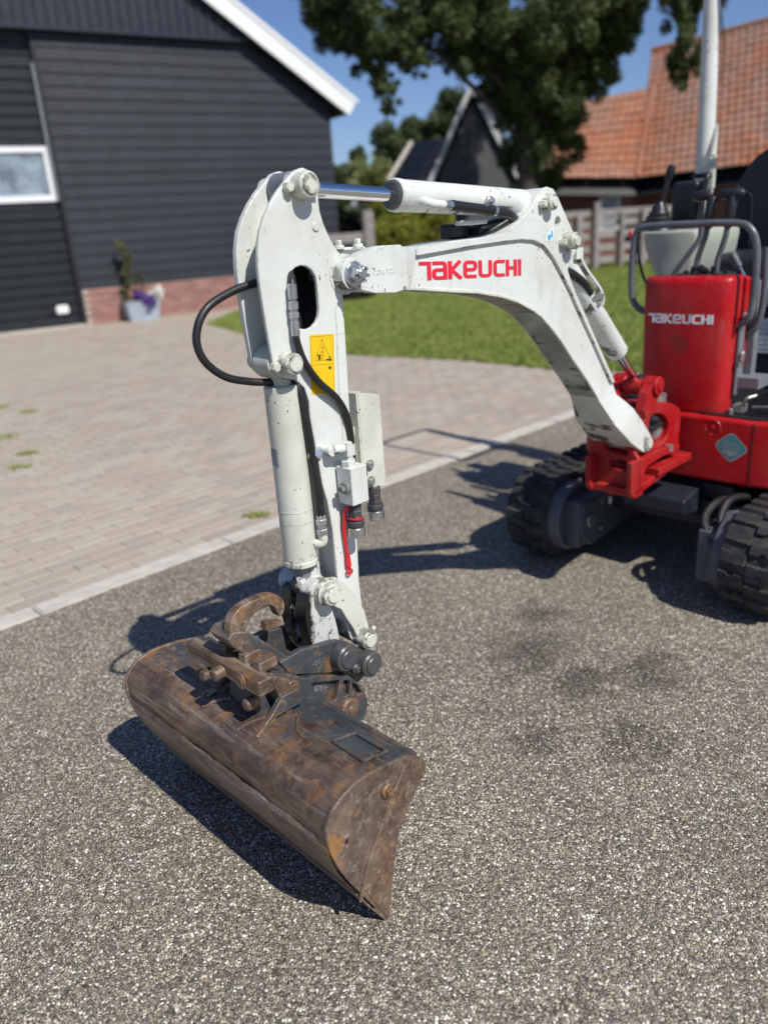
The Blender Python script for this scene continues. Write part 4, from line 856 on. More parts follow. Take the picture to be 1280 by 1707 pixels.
# ---- seat
bm = bmesh.new(); bxs(bm, -3.25, -2.78, -0.20, 0.30, 1.16, 1.285); seat = part('seat', bm, 'seat', bevel=0.045, seg=4)
bm = bmesh.new()
prismx(bm, chaikin([(-0.20, 1.22), (-0.215, 1.42), (-0.165, 1.62), (-0.08, 1.715), (0.05, 1.74), (0.18, 1.715), (0.265, 1.62), (0.315, 1.42), (0.30, 1.22)], 2), -3.22, -3.09); part('backrest', bm, 'seat', seat, bevel=0.03, seg=4)
bm = bmesh.new(); tube(bm, [V(-3.087, -0.10, 1.30), V(-3.087, -0.105, 1.50), V(-3.087, -0.135, 1.54), V(-3.087, -0.18, 1.57)], 0.004, 6); tube(bm, [V(-3.087, 0.20, 1.30), V(-3.087, 0.205, 1.50), V(-3.087, 0.23, 1.54), V(-3.087, 0.27, 1.57)], 0.004, 6); part('piping', bm, 'navy', seat)
bm = bmesh.new(); bxs(bm, -3.3, -2.75, -0.16, 0.5, 0.70, 1.055); base = part('seat_base', bm, 'navy', bevel=0.015)
bm = bmesh.new(); bxs(bm, -3.3, -2.735, -0.15, 0.51, 1.058, 1.158); part('base_band', bm, 'palegrey', base, bevel=0.02)
bm = bmesh.new(); bxs(bm, -2.7495, -2.748, 0.10, 0.26, 0.86, 1.01); part('data_label', bm, 'paper', base)
bm = bmesh.new()
for k in range(6): bxs(bm, -2.7478, -2.7474, 0.108, 0.252 - 0.02 * (k % 3), 0.875 + 0.022 * k, 0.878 + 0.022 * k)
for k in range(5): bxs(bm, -2.7478, -2.7474, 0.108 + 0.036 * k, 0.110 + 0.036 * k, 0.868, 1.002)
part('label_print', bm, 'silver', base)
bm = bmesh.new(); tube(bm, [V(-2.745, 0.07, 0.86), V(-2.735, 0.072, 0.84), V(-2.72, 0.075, 0.80), V(-2.735, 0.085, 0.745)], 0.005, 8); tube(bm, [V(-2.74, 0.05, 0.85), V(-2.725, 0.045, 0.82), V(-2.735, 0.06, 0.80)], 0.004, 8); part('latch', bm, 'silver', base)
# ---- canopy post
bm = bmesh.new()
cyl(bm, V(-3.2, -0.385, 0.70), V(-3.2, -0.392, 1.66), 0.045, 28); cyl(bm, V(-3.2, -0.391, 1.655), V(-3.205, -0.418, 2.46), 0.041, 28, 0, 0.0, 0.037)
cyl(bm, V(-3.2, -0.391, 1.652), V(-3.2, -0.391, 1.660), 0.0465, 28)
post = part('canopy_post', bm, 'white')
bm = bmesh.new(); bxs(bm, -3.17, -3.14, -0.378, -0.322, 1.57, 1.72); cyl(bm, V(-3.145, -0.345, 1.63), V(-3.125, -0.345, 1.63), 0.018, 10); cyl(bm, V(-3.145, -0.335, 1.69), V(-3.125, -0.335, 1.69), 0.016, 10); tube(bm, [V(-3.13, -0.335, 1.71), V(-3.125, -0.328, 1.66), V(-3.13, -0.335, 1.61)], 0.006, 8); prism(bm, [(-3.2, 1.86), (-3.2, 1.57), (-3.15, 1.57), (-3.15, 1.72)], -0.352, -0.338); part('hinge', bm, 'white_dirty', post)
bm = bmesh.new(); tube(bm, [V(-3.205, -0.418, 2.42), V(-3.19, -0.40, 2.49), V(-3.15, -0.385, 2.52), V(-2.95, -0.39, 2.52), V(-2.76, -0.39, 2.52), V(-2.72, -0.36, 2.52), V(-2.72, -0.1, 2.52), V(-2.72, 0.36, 2.52), V(-2.76, 0.40, 2.52), V(-2.95, 0.40, 2.52), V(-3.15, 0.40, 2.52), V(-3.19, 0.36, 2.52), V(-3.19, 0.0, 2.52), V(-3.19, -0.36, 2.50)], 0.016, 12); part('canopy_frame', bm, 'white', post)
bm = bmesh.new(); cyl(bm, V(-3.2, 0.42, 0.70), V(-3.2, 0.42, 2.50), 0.036, 18); part('rear_post', bm, 'white', post)

# ---- undercarriage and tracks
bm = bmesh.new(); bxs(bm, -2.95, -2.22, -0.27, 0.27, 0.20, 0.40); cyl(bm, V(-2.6, 0, 0.38), V(-2.6, 0, 0.43), 0.30, 32)
prism(bm, [(-2.05, 0.30), (-2.05, 0.36), (-2.3, 0.41), (-2.3, 0.26)], -0.14, 0.14); prism(bm, [(-2.22, 0.24), (-2.18, 0.33), (-2.8, 0.38), (-2.8, 0.2)], -0.40, 0.40)
under = part('undercarriage', bm, 'frame_blue', bevel=0.01)
for k, pts in enumerate(([(-2.25, -0.02, 0.33), (-2.12, -0.1, 0.36), (-2.02, -0.18, 0.345), (-1.98, -0.24, 0.30)], [(-2.2, 0.30, 0.36), (-2.06, 0.27, 0.385), (-1.97, 0.26, 0.33), (-1.93, 0.33, 0.24)], [(-2.2, 0.34, 0.38), (-2.08, 0.31, 0.395), (-2.0, 0.31, 0.33), (-1.96, 0.36, 0.25)])):
    bm = bmesh.new(); tube(bm, [V(*p) for p in pts], 0.016, 10); part('hydraulic_hose', bm, 'hose', under)
bm = bmesh.new(); cyl(bm, V(-1.925, 0.335, 0.245), V(-1.91, 0.36, 0.215), 0.020, 8); cyl(bm, V(-1.965, 0.35, 0.26), V(-1.95, 0.37, 0.23), 0.018, 8); bxs(bm, -2.0, -1.93, 0.33, 0.38, 0.19, 0.22); part('hose_fitting', bm, 'steel', under)
TR, TX0, TX1 = 0.188, -2.005, -3.20
TLEN = 2 * (TX0 - TX1) + 2 * math.pi * TR
def trackpt(d, r):
    d %= TLEN; L = TX0 - TX1
    if d < math.pi * TR:
        a = math.pi / 2 - d / TR; return (TX0 + r * math.cos(a), 0.208 + r * math.sin(a), a)
    d -= math.pi * TR
    if d < L: return (TX0 - d, 0.208 - r, -math.pi / 2)
    d -= L
    if d < math.pi * TR: a = -math.pi / 2 - d / TR; return (TX1 + r * math.cos(a), 0.208 + r * math.sin(a), a)
    d -= math.pi * TR; return (TX1 + d, 0.208 + r, math.pi / 2)
lug_me = None
for sg in (1, -1):
    bm = bmesh.new(); n = 120; ring = []
    for k in range(n):
        d = TLEN * k / n; q = []
        for y, r in ((0.385, TR - 0.022), (0.385, TR - 0.004), (0.392, TR), (0.583, TR), (0.59, TR - 0.004), (0.59, TR - 0.022)):
            x, z, a = trackpt(d, r); q.append(bm.verts.new(V(x, sg * y, z)))
        ring.append(q)
    for k in range(n):
        a, b = ring[k], ring[(k + 1) % n]
        for i in range(6): j = (i + 1) % 6; bm.faces.new((a[i], a[j], b[j], b[i]))
    trk = part('rubber_track', bm, 'rubber', smooth=40)
    nl = 46
    for k in range(nl):
        for row in (0, 1):
            d = TLEN * (k + 0.5 * row) / nl; x, z, a = trackpt(d, TR)
            if lug_me is None:
                b2 = bmesh.new()
                vs = [(-0.047, -0.020, 0), (0.047, -0.028, 0), (0.047, 0.020, 0), (0.012, 0.020, 0), (0.006, 0.010, 0), (-0.012, 0.010, 0), (-0.018, 0.022, 0), (-0.047, 0.026, 0)]
                lo = [b2.verts.new((px, py, -0.002)) for px, py, _ in vs]; hi = [b2.verts.new((px * 0.93, py * 0.86, 0.0135)) for px, py, _ in vs]
                b2.faces.new(lo); b2.faces.new(hi)
                for i in range(8): j = (i + 1) % 8; b2.faces.new((lo[i], lo[j], hi[j], hi[i]))
                bmesh.ops.recalc_face_normals(b2, faces=b2.faces); lug_me = bpy.data.meshes.new('tread_lug'); b2.to_mesh(lug_me); b2.free(); lug_me.materials.append(M['rubber'])
            o = bpy.data.objects.new('tread_lug', lug_me); link(o, trk)
            t = Vector((-math.sin(a), 0, math.cos(a))); nrm = Vector((math.cos(a), 0, math.sin(a))); yv = Vector((0, 1, 0))
            if row: yv = -yv; t = -t
            mw = Matrix((( yv.x, t.x, nrm.x, x + SX), (yv.y, t.y, nrm.y, sg * (0.4875 + (0.049 if row else -0.049))), (yv.z, t.z, nrm.z, z), (0, 0, 0, 1)))
            o.matrix_local = mw
    bm = bmesh.new(); lathe(bm, V(TX0, sg * 0.58, 0.208), (0, -sg, 0), [(0, 0.10), (0.0, 0.150), (0.02, 0.164), (0.19, 0.164), (0.215, 0.160), (0.240, 0.154), (0.246, 0.146), (0.225, 0.132), (0.225, 0.05)], 40)
    part('idler', bm, 'idler', trk, smooth=30)
    bm = bmesh.new(); lathe(bm, V(TX1, sg * 0.58, 0.208), (0, -sg, 0), [(0, 0.10), (0.0, 0.150), (0.02, 0.164), (0.19, 0.164), (0.20, 0.06)], 32); part('sprocket', bm, 'frame_blue', trk)
    bm = bmesh.new(); bxs(bm, -3.15, -1.93, sg * 0.33 - 0.075, sg * 0.33 + 0.05, 0.085, 0.305); bxs(bm, -3.1, -2.15, sg * 0.4875 - 0.06, sg * 0.4875 + 0.06, 0.06, 0.34); part('track_frame', bm, 'idler', trk, bevel=0.008)
    bm = bmesh.new(); y1 = sg * 0.312; prism(bm, [(-2.03, 0.075), (-1.965, 0.12), (-1.925, 0.215), (-1.955, 0.29), (-2.12, 0.325), (-2.3, 0.31), (-2.3, 0.10)], min(y1, y1 - sg * 0.045), max(y1, y1 - sg * 0.045)); part('yoke', bm, 'idler', trk, bevel=0.006)
    for (bx, bz) in ((-2.0, 0.205), (-2.09, 0.27), (-2.09, 0.14)):
        bm = bmesh.new(); cyl(bm, V(bx, sg * 0.268, bz), V(bx, sg * 0.252, bz), 0.030 if bz == 0.205 else 0.013, 18 if bz == 0.205 else 6, 0, 0.003); part('hub' if bz == 0.205 else 'bolt', bm, 'steel', trk)
    for k in range(4):
        bm = bmesh.new(); xx = TX0 - 0.24 - 0.24 * k; cyl(bm, V(xx, sg * 0.36, 0.085), V(xx, sg * 0.60, 0.085), 0.058, 20, 0, 0.008); part('track_roller', bm, 'frame_blue', trk)

# =================================================================== GROUND
SX = 0.0
RT = np.array(R); CAMP = np.array([0, 0, 1.5])
def px_of(P):
    q = (np.atleast_2d(P) - CAMP) @ RT.T
    z = np.maximum(q[:, 2], 1e-3)
    return 640 + 1300 * q[:, 0] / z, 853.5 + 1300 * q[:, 1] / z, q[:, 2]
def in_view(P, mx=90, my=90):
    x, y, z = px_of(P); return (z > 0.1) & (x > -mx) & (x < 1280 + mx) & (y > -my) & (y < 1707 + my)
def inside(poly, X, Y):
    r = np.zeros(len(X), bool); n = len(poly)
    for i in range(n):
        (x0, y0), (x1, y1) = poly[i], poly[(i + 1) % n]
        c2 = ((y0 > Y) != (y1 > Y)) & (X < (x1 - x0) * (Y - y0) / (y1 - y0 + 1e-12) + x0); r ^= c2
    return r
def sheet(name, poly, z, mat):
    bm = bmesh.new(); bm.faces.new([bm.verts.new((x, y, z)) for x, y in poly]); bmesh.ops.triangulate(bm, faces=bm.faces[:])
    o = new_obj(name, bm, mat, smooth=0); return structure(o)

t = NT('aggregate_concrete')
gp = t.pos()
v1 = t.new('ShaderNodeTexVoronoi', feature='F1', Scale=145.0); t.l.new(gp, v1.inputs['Vector'])
v2 = t.new('ShaderNodeTexVoronoi', feature='DISTANCE_TO_EDGE', Scale=145.0); t.l.new(gp, v2.inputs['Vector'])
v3 = t.new('ShaderNodeTexVoronoi', feature='F1', Scale=300.0); t.l.new(gp, v3.inputs['Vector'])
rgb = t.new('ShaderNodeSeparateColor'); t.l.new(v1.outputs['Color'], rgb.inputs[0])
rg3 = t.new('ShaderNodeSeparateColor'); t.l.new(v3.outputs['Color'], rg3.inputs[0])
STONES = [(0.0, (0.065, 0.060, 0.056)), (0.12, (0.15, 0.135, 0.112)), (0.29, (0.28, 0.240, 0.185)), (0.48, (0.40, 0.34, 0.25)), (0.62, (0.19, 0.175, 0.165)), (0.70, (0.56, 0.49, 0.37)), (0.82, (0.80, 0.74, 0.62)), (0.91, (0.95, 0.92, 0.84))]
st = t.ramp(rgb.outputs[0], STONES, 'CONSTANT')
st = t.mix(t.math('MULTIPLY', rgb.outputs[1], 0.35), st, (0.36, 0.26, 0.16))
sm = t.ramp(rg3.outputs[0], [(0.0, (0.07, 0.064, 0.056)), (0.28, (0.15, 0.135, 0.112)), (0.55, (0.27, 0.24, 0.19)), (0.80, (0.50, 0.45, 0.355)), (0.92, (0.80, 0.76, 0.65))], 'CONSTANT')
isst = t.ramp(v2.outputs['Distance'], [(0.05, 0.0), (0.16, 1.0)])
present = t.ramp(rgb.outputs[2], [(0.16, 0.0), (0.20, 1.0)])
co = t.mix(t.math('MULTIPLY', isst, present), sm, st)
gap = t.ramp(v2.outputs['Distance'], [(0.0, 0.25), (0.11, 1.0)])
co = t.mix(1.0, co, gap, 'MULTIPLY')
patch = t.noise(0.9, 6, 0.6); co = t.mix(1.0, co, t.ramp(patch, [(0.25, (0.80, 0.79, 0.78)), (0.75, (1.28, 1.26, 1.21))]), 'MULTIPLY')
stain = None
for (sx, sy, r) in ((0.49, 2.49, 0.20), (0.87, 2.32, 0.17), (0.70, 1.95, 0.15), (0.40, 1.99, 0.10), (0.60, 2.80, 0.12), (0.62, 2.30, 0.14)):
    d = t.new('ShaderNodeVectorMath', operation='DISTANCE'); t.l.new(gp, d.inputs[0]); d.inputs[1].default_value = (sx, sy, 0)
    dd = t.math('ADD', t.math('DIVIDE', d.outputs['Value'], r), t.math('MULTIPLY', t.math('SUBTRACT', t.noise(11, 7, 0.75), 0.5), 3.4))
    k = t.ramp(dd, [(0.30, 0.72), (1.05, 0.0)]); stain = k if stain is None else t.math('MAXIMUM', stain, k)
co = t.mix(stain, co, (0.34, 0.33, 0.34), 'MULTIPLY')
hh = t.math('ADD', t.math('MULTIPLY', t.math('MULTIPLY', t.ramp(v2.outputs['Distance'], [(0.0, 0.0), (0.45, 1.0)], 'B_SPLINE'), present), t.math('ADD', t.math('MULTIPLY', rgb.outputs[1], 0.6), 0.4)), t.math('MULTIPLY', t.math('SUBTRACT', 1.0, v3.outputs['Distance']), 0.35))
t.bump(hh, 0.95, 0.005)
M['aggregate'] = t.out(co, t.ramp(rgb.outputs[1], [(0.0, 0.5), (1.0, 0.85)]), spec=0.35)
M['earth'] = plain('meadow_soil', (0.07, 0.095, 0.030), 0.95, var=0.3, sc=0.8)
M['lawn_base'] = plain('lawn_base', (0.115, 0.145, 0.035), 0.95, var=0.35, sc=2.5)
M['sand'] = plain('joint_sand', (0.34, 0.295, 0.24), 0.95, var=0.3, sc=3, bump=0.3)
def paver_mat(i, col):
    t = NT('paver_%d' % i); n = t.noise(2.2, 5, 0.6); f = t.noise(85, 5, 0.7)
    g = t.new('ShaderNodeNewGeometry').outputs['Position']
    bign = t.noise(0.6, 5, 0.6, g)
    co = t.mix(t.ramp(f, [(0.35, 0.0), (0.7, 0.5)]), col, tuple(x * 0.62 for x in col))
    co = t.mix(t.ramp(bign, [(0.35, 0.0), (0.7, 0.55)]), co, (0.43, 0.375, 0.30))
    moss = t.ramp(t.noise(2.6, 6, 0.7, g), [(0.56, 0.0), (0.74, 0.45)])
    yy = t.ramp(t.math('MULTIPLY', t.sep(g)[1], 0.1), [(0.55, 0.0), (1.15, 1.0)])
    co = t.mix(t.math('MULTIPLY', moss, yy), co, (0.12, 0.125, 0.045))
    t.bump(f, 0.25, 0.003); return t.out(co, 0.85, spec=0.3)
for i, cl in enumerate(((0.385, 0.325, 0.268), (0.435, 0.372, 0.308), (0.368, 0.315, 0.264), (0.405, 0.335, 0.272), (0.44, 0.385, 0.318))): M['pav%d' % i] = paver_mat(i, cl)
M['kerb'] = plain('kerb_concrete', (0.50, 0.465, 0.41), 0.85, var=0.18, sc=10, bump=0.3, bsc=180)
def grass_mat():
    t = NT('grass_blades'); g = t.new('ShaderNodeNewGeometry').outputs['Position']
    a = t.noise(1.1, 5, 0.65, g); b = t.noise(40, 2, 0.5, g)
    co = t.mix(t.ramp(a, [(0.3, 0.0), (0.7, 1.0)]), (0.165, 0.225, 0.036), (0.275, 0.315, 0.078))
    co = t.mix(t.ramp(b, [(0.55, 0.0), (0.75, 0.6)]), co, (0.36, 0.33, 0.14))
    return t.out(co, 0.6, spec=0.25)
M['grass'] = grass_mat()

sheet('ground', [(-200, -60), (200, -60), (200, 400), (-200, 400)], -0.035, 'earth')
KD = Vector((0.7254, 0.6883)); KN = Vector((-0.6883, 0.7254)); K0 = Vector((-1.654, 2.963))
def kuv(u, v): p = K0 + KD * u + KN * v; return (p.x, p.y)
sheet('driveway', [kuv(-9, 0), kuv(16, 0), kuv(16, -14), kuv(-9, -14)], 0.0, 'aggregate')
LAWN = [(-3.05, 14.95), (-2.17, 13.15), (-1.25, 11.3), (-0.24, 9.91), (0.95, 9.02), (1.78, 8.08), (2.75, 7.35), (5.2, 9.6), (16, 19.8), (16, 34), (-0.6, 34), (-0.6, 19.6), (-2.0, 18.6), (-2.8, 17.2)]
sheet('paving_bed', [kuv(-9, 0.1), kuv(6.05, 0.1), (2.75, 7.35), (1.78, 8.08), (0.95, 9.02), (-0.24, 9.91), (-2.17, 13.15), (-3.05, 14.95), (-2.8, 17.2), (-2, 18.6), (-0.6, 19.6), (-0.6, 22), (-4, 20), (-13, 14.5), (-14, 4)], -0.006, 'sand')
sheet('lawn', LAWN, 0.004, 'lawn_base')
# proud stones of the aggregate close to the camera: real relief, one object
for i, cl in enumerate(((0.30, 0.255, 0.20), (0.16, 0.15, 0.14), (0.52, 0.45, 0.34), (0.85, 0.81, 0.70), (0.24, 0.20, 0.16))): M['stone%d' % i] = plain('stone_%d' % i, cl, 0.6, var=0.15, sc=60)
ns = 20000; sy = 0.75 + 1.35 * RNG.random(ns) ** 1.1; sx = RNG.uniform(-0.62, 0.62, ns) * (sy * 0.94 + 0.5)
ok = in_view(np.c_[sx, sy, np.zeros(ns)], 20, 20) & (((sx - K0.x) * KN.x + (sy - K0.y) * KN.y) < -0.01); sx, sy = sx[ok], sy[ok]; ns = len(sx)
oc = np.array([(1, 0, 0), (.45, .8, 0), (-.5, .75, 0), (-1, 0, 0), (-.4, -.8, 0), (.5, -.75, 0), (.35, .1, .62), (-.3, -.12, .66)])
of = np.array([(0, 1, 6), (1, 2, 6), (2, 7, 6), (2, 3, 7), (3, 4, 7), (4, 5, 7), (5, 6, 7), (5, 0, 6)])
a = RNG.uniform(0, 6.283, ns); sz = RNG.uniform(0.0019, 0.0043, ns) * np.where(RNG.random(ns) < 0.12, 1.35, 1); asp = RNG.uniform(0.6, 1.0, ns)
Q = oc[None] * np.stack([sz, sz * asp, sz * RNG.uniform(0.5, 0.95, ns)], 1)[:, None, :] * RNG.uniform(0.8, 1.2, (ns, 8, 3))
Q = np.stack([Q[..., 0] * np.cos(a)[:, None] - Q[..., 1] * np.sin(a)[:, None] + sx[:, None], Q[..., 0] * np.sin(a)[:, None] + Q[..., 1] * np.cos(a)[:, None] + sy[:, None], Q[..., 2] + 0.0002], 2)
stuff(mesh_np('gravel', Q.reshape(-1, 3), (of[None] + 8 * np.arange(ns)[:, None, None]).reshape(-1, 3), ['stone%d' % i for i in range(5)], None, np.repeat(RNG.choice(5, ns, p=[.26, .34, .18, .08, .14]), 8), True))
# kerb stones
kb = bpy.data.objects.new('kerb', None); link(kb); structure(kb); kb.location = (K0.x, K0.y, 0); kb.rotation_euler = (0, 0, math.atan2(KD.y, KD.x))
rg = random.Random(9); kme = []
for q in range(3):
    bm = bmesh.new(); box(bm, 0.003, 0.997, 0, 0.118, -0.12, 0.006); bmesh.ops.bevel(bm, geom=bm.edges[:], offset=0.008, segments=2, affect='EDGES')
    for v in bm.verts: v.co.z += rg.uniform(-0.001, 0.001)
    bmesh.ops.recalc_face_normals(bm, faces=bm.faces); me = bpy.data.meshes.new('kerb_stone'); bm.to_mesh(me); bm.free(); me.materials.append(M['kerb']); kme.append(me)
for k in range(-5, 9):
    o = bpy.data.objects.new('kerb_stone', kme[k % 3]); link(o, kb); o.location = (k + 0.18, rg.uniform(-.003, .003), rg.uniform(-.002, .002)); o.rotation_euler = (0, rg.uniform(-.002, .002), rg.uniform(-.003, .003))
# pavers, running bond along the kerb
BX0, BD, BN = Vector((-5.765, 16.346)), Vector((0.8526, 0.5225)), Vector((0.5225, -0.8526))
us, vs = [], []
nv = 0
for r in range(0, 165):
    v = 0.128 + 0.052 + r * 0.1035
    for c2 in range(-40, 62): us.append(c2 * 0.2045 + (0.102 if r % 2 else 0) + RNG.uniform(-.002, .002)); vs.append(v + RNG.uniform(-.0015, .0015))
us, vs = np.array(us), np.array(vs)
PX = K0.x + KD.x * us + KN.x * vs; PY = K0.y + KD.y * us + KN.y * vs
ok = in_view(np.c_[PX, PY, np.zeros(len(PX))], 60, 40) & ~inside(LAWN, PX, PY)
ok &= ((PX - BX0.x) * BN.x + (PY - BX0.y) * BN.y) > 0.12
ok &= PY < 20.5
us, vs, PX, PY = us[ok], vs[ok], PX[ok], PY[ok]
order = np.argsort(PX ** 2 + PY ** 2)
pv = bpy.data.objects.new('paved_yard', None); link(pv); structure(pv); pv.location = (K0.x, K0.y, 0); pv.rotation_euler = (0, 0, math.atan2(KD.y, KD.x))
pme = []
for i in range(5):
    bm = bmesh.new(); box(bm, -0.1012, 0.1012, -0.0507, 0.0507, -0.05, 0.0); ed = [e for e in bm.edges if all(abs(v.co.z) < 1e-6 for v in e.verts)]
    bmesh.ops.bevel(bm, geom=ed, offset=0.005, segments=1, affect='EDGES'); bmesh.ops.recalc_face_normals(bm, faces=bm.faces)
    me = bpy.data.meshes.new('paver'); bm.to_mesh(me); bm.free(); me.materials.append(M['pav%d' % i]); pme.append(me)
for j in order[:300]:
    o = bpy.data.objects.new('paver', pme[RNG.integers(5)]); link(o, pv); o.location = (us[j], vs[j], RNG.uniform(-.0014, .0012)); o.rotation_euler = (RNG.uniform(-.006, .006), RNG.uniform(-.004, .004), RNG.uniform(-.01, .01))
rest = order[300:]
n = len(rest); base = np.array([(-.0985, -.0482, 0), (.0985, -.0482, 0), (.0985, .0482, 0), (-.0985, .0482, 0), (-.1014, -.0509, -.02), (.1014, -.0509, -.02), (.1014, .0509, -.02), (-.1014, .0509, -.02)], np.float32)
W = np.tile(base, (n, 1, 1)); W[:, :, 2] += RNG.uniform(-.0014, .0012, (n, 1)) + W[:, :, 0] * RNG.uniform(-.005, .005, (n, 1)) + W[:, :, 1] * RNG.uniform(-.007, .007, (n, 1))
W[:, :, 0] += us[rest][:, None]; W[:, :, 1] += vs[rest][:, None]
fq = np.array([(0, 1, 2, 3), (0, 4, 5, 1), (1, 5, 6, 2), (2, 6, 7, 3), (3, 7, 4, 0)]); F = (fq[None] + 8 * np.arange(n)[:, None, None]).reshape(-1, 4)
stuff(mesh_np('pavers', W.reshape(-1, 3), F, ['pav%d' % i for i in range(5)], pv, np.repeat(RNG.integers(0, 5, n), 5)))
# grass
def blades(name, X, Y, h, w, mat, z=0.0, lean=0.5, parent=None):
    n = len(X); a = RNG.uniform(0, 2 * math.pi, n); hh = h * RNG.uniform(0.5, 1.25, n); ww = w * RNG.uniform(0.7, 1.3, n); la = RNG.uniform(0, 2 * math.pi, n); ll = lean * hh * RNG.uniform(0.1, 1, n)
    dx, dy = np.cos(a) * ww, np.sin(a) * ww
    Vv = np.zeros((n, 3, 3)); Vv[:, 0] = np.c_[X - dx, Y - dy, np.full(n, z)]; Vv[:, 1] = np.c_[X + dx, Y + dy, np.full(n, z)]; Vv[:, 2] = np.c_[X + np.cos(la) * ll, Y + np.sin(la) * ll, z + hh]
    return mesh_np(name, Vv.reshape(-1, 3), np.arange(3 * n).reshape(-1, 3), mat, parent)
gx, gy = [], []
while sum(map(len, gx)) < 150000:
    d = 7.0 + 20 * RNG.random(120000) ** 1.35; X = RNG.uniform(-0.28, 0.42, 120000) * d; ok = inside(LAWN, X, d); gx.append(X[ok]); gy.append(d[ok])
gx, gy = np.concatenate(gx), np.concatenate(gy)
stuff(blades('grass', gx, gy, 0.055, 0.011, 'grass', 0.0, 0.9))
# weeds in the joints
WEEDS = [((-0.73, 4.18), 0.052, 'bright green weed tuft in the paving beside the kerb, behind the bucket hose'), ((-1.68, 3.87), 0.03, None), ((-3.22, 6.61), 0.085, 'largest yellow-green weed tuft at the left edge of the paving'), ((-2.77, 6.0), 0.06, 'middle-sized weed tuft just below the largest one on the left of the paving'), ((-2.66, 5.6), 0.06, 'dark flat weed tuft nearest below the others on the left of the paving'), ((-3.87, 8.02), 0.06, 'small weed tuft at the far left edge of the paving'), ((-3.44, 7.68), 0.06, 'faint weed tuft in the left paving between door and largest tuft')]
for (x, y), r, lab in WEEDS:
    if lab is None: continue
    n = 110; a = RNG.uniform(0, 6.283, n); q = r * np.sqrt(RNG.random(n)); o = blades('weed', q * np.cos(a) * 1.5, q * np.sin(a), 0.022 if r < .07 else 0.03, 0.006, 'grass', 0.0, 2.2)
    o.location = (x, y, 0); tag(o, lab, 'weed', 'weeds between the pavers')

# =================================================================== BARN
for i, k in enumerate((0.93, 1.0, 1.08)): M['siding%d' % i] = plain('anthracite_boarding_%d' % i, (0.0135 * k, 0.0165 * k, 0.0235 * k), 0.6, var=0.25, sc=1.6)
M['door'] = plain('black_door_panel', (0.0095, 0.012, 0.0145), 0.5, var=0.12, sc=2)
M['facade'] = plain('anthracite_corrugated_sheet', (0.016, 0.019, 0.031), 0.45, var=0.08, sc=2)
M['whitewood'] = plain('white_trim', (0.78, 0.78, 0.77), 0.45, var=0.04, sc=3)
M['darktrim'] = plain('black_trim', (0.012, 0.013, 0.015), 0.5)
M['mortar'] = plain('mortar', (0.40, 0.34, 0.30), 0.9, bump=0.2)
for i, cl in enumerate(((0.30, 0.150, 0.122), (0.36, 0.190, 0.155), (0.26, 0.130, 0.110), (0.33, 0.170, 0.130))): M['brick%d' % i] = plain('brick_%d' % i, cl, 0.85, var=0.2, sc=20, bump=0.3, bsc=120)
M['rooftile_dark'] = plain('dark_roof', (0.03, 0.03, 0.033), 0.6, var=0.2, sc=2)
t = NT('window_glass'); M['glass'] = t.out(t.ramp(t.noise(2.3, 5, 0.65), [(0.40, (0.30, 0.36, 0.42)), (0.62, (0.12, 0.15, 0.19))]), 0.10, 0.0, spec=0.6)  # blotchy reflection put into the glass colour
M['sill'] = plain('pale_concrete', (0.46, 0.42, 0.36), 0.85, var=0.15, sc=5)
BARN = empty('barn', (-5.765, 16.346, 0), rad(31.5), 'large dark grey boarded barn with white bargeboard, roller door and low red brick plinth', 'barn')
def roofz(x): return 4.16 + 0.645 * (6.6 - x)
AP = -1.2
bm = bmesh.new(); prism(bm, [(0.0, 0), (6.05, 0), (6.05, roofz(6.05) - 0.42), (AP, roofz(AP) - 0.42), (-9, roofz(AP) - 0.42 - 0.645 * 7.8), (-9, 0), (-3.7, 0), (-3.7, 5.2), (0.0, 5.2)], 0.0, 11.0)
new_obj('wall', bm, 'darktrim', BARN, smooth=0)
for k in range(22):
    z0 = 0.690 + 0.2145 * k; z1 = z0 + 0.2175
    if z0 > 5.3: break
    tm = min(6.05, 6.6 - (z1 + 0.40 - 4.16) / 0.645)
    bm = bmesh.new(); a = [(-0.034, z0), (-0.012, z1), (0.0, z1), (0.0, z0)]
    L0 = [bm.verts.new((0.03, y, z)) for y, z in a]; L1 = [bm.verts.new((tm, y, z)) for y, z in a]; bm.faces.new(L0); bm.faces.new(L1)
    for i in range(4): bm.faces.new((L0[i], L0[(i + 1) % 4], L1[(i + 1) % 4], L1[i]))
    new_obj('siding_board', bm, 'siding%d' % (k * 7 % 3), BARN, smooth=0)
# corrugated gable cladding
bm = bmesh.new(); xs = []; x = -4.2
while x < 4.9:
    xs += [(x, -0.13), (x + 0.115, -0.13), (x + 0.128, -0.165), (x + 0.178, -0.165), (x + 0.19, -0.13)]; x += 0.19
def rz(x): return (roofz(x) if x > AP else roofz(AP) - 0.645 * (AP - x)) - 0.36
prev = None
for x, y in xs:
    if rz(x) < 5.27: break
    c2 = (bm.verts.new((x, y, 5.25)), bm.verts.new((x, y, rz(x))))
    if prev and (prev[0].co - c2[0].co).length > 1e-5: bm.faces.new((prev[0], c2[0], c2[1], prev[1]))
    prev = c2
new_obj('gable_cladding', bm, 'facade', BARN, smooth=0)
bm = bmesh.new(); box(bm, -4.2, 4.95, -0.175, -0.002, 5.215, 5.262); new_obj('flashing', bm, 'facade', BARN, smooth=0)
bm = bmesh.new(); prism(bm, [(AP, roofz(AP)), (6.6, 4.16), (6.375, 3.87), (AP, roofz(AP) - 0.435)], -0.32, -0.27); new_obj('barge_board', bm, 'whitewood', BARN, smooth=0)
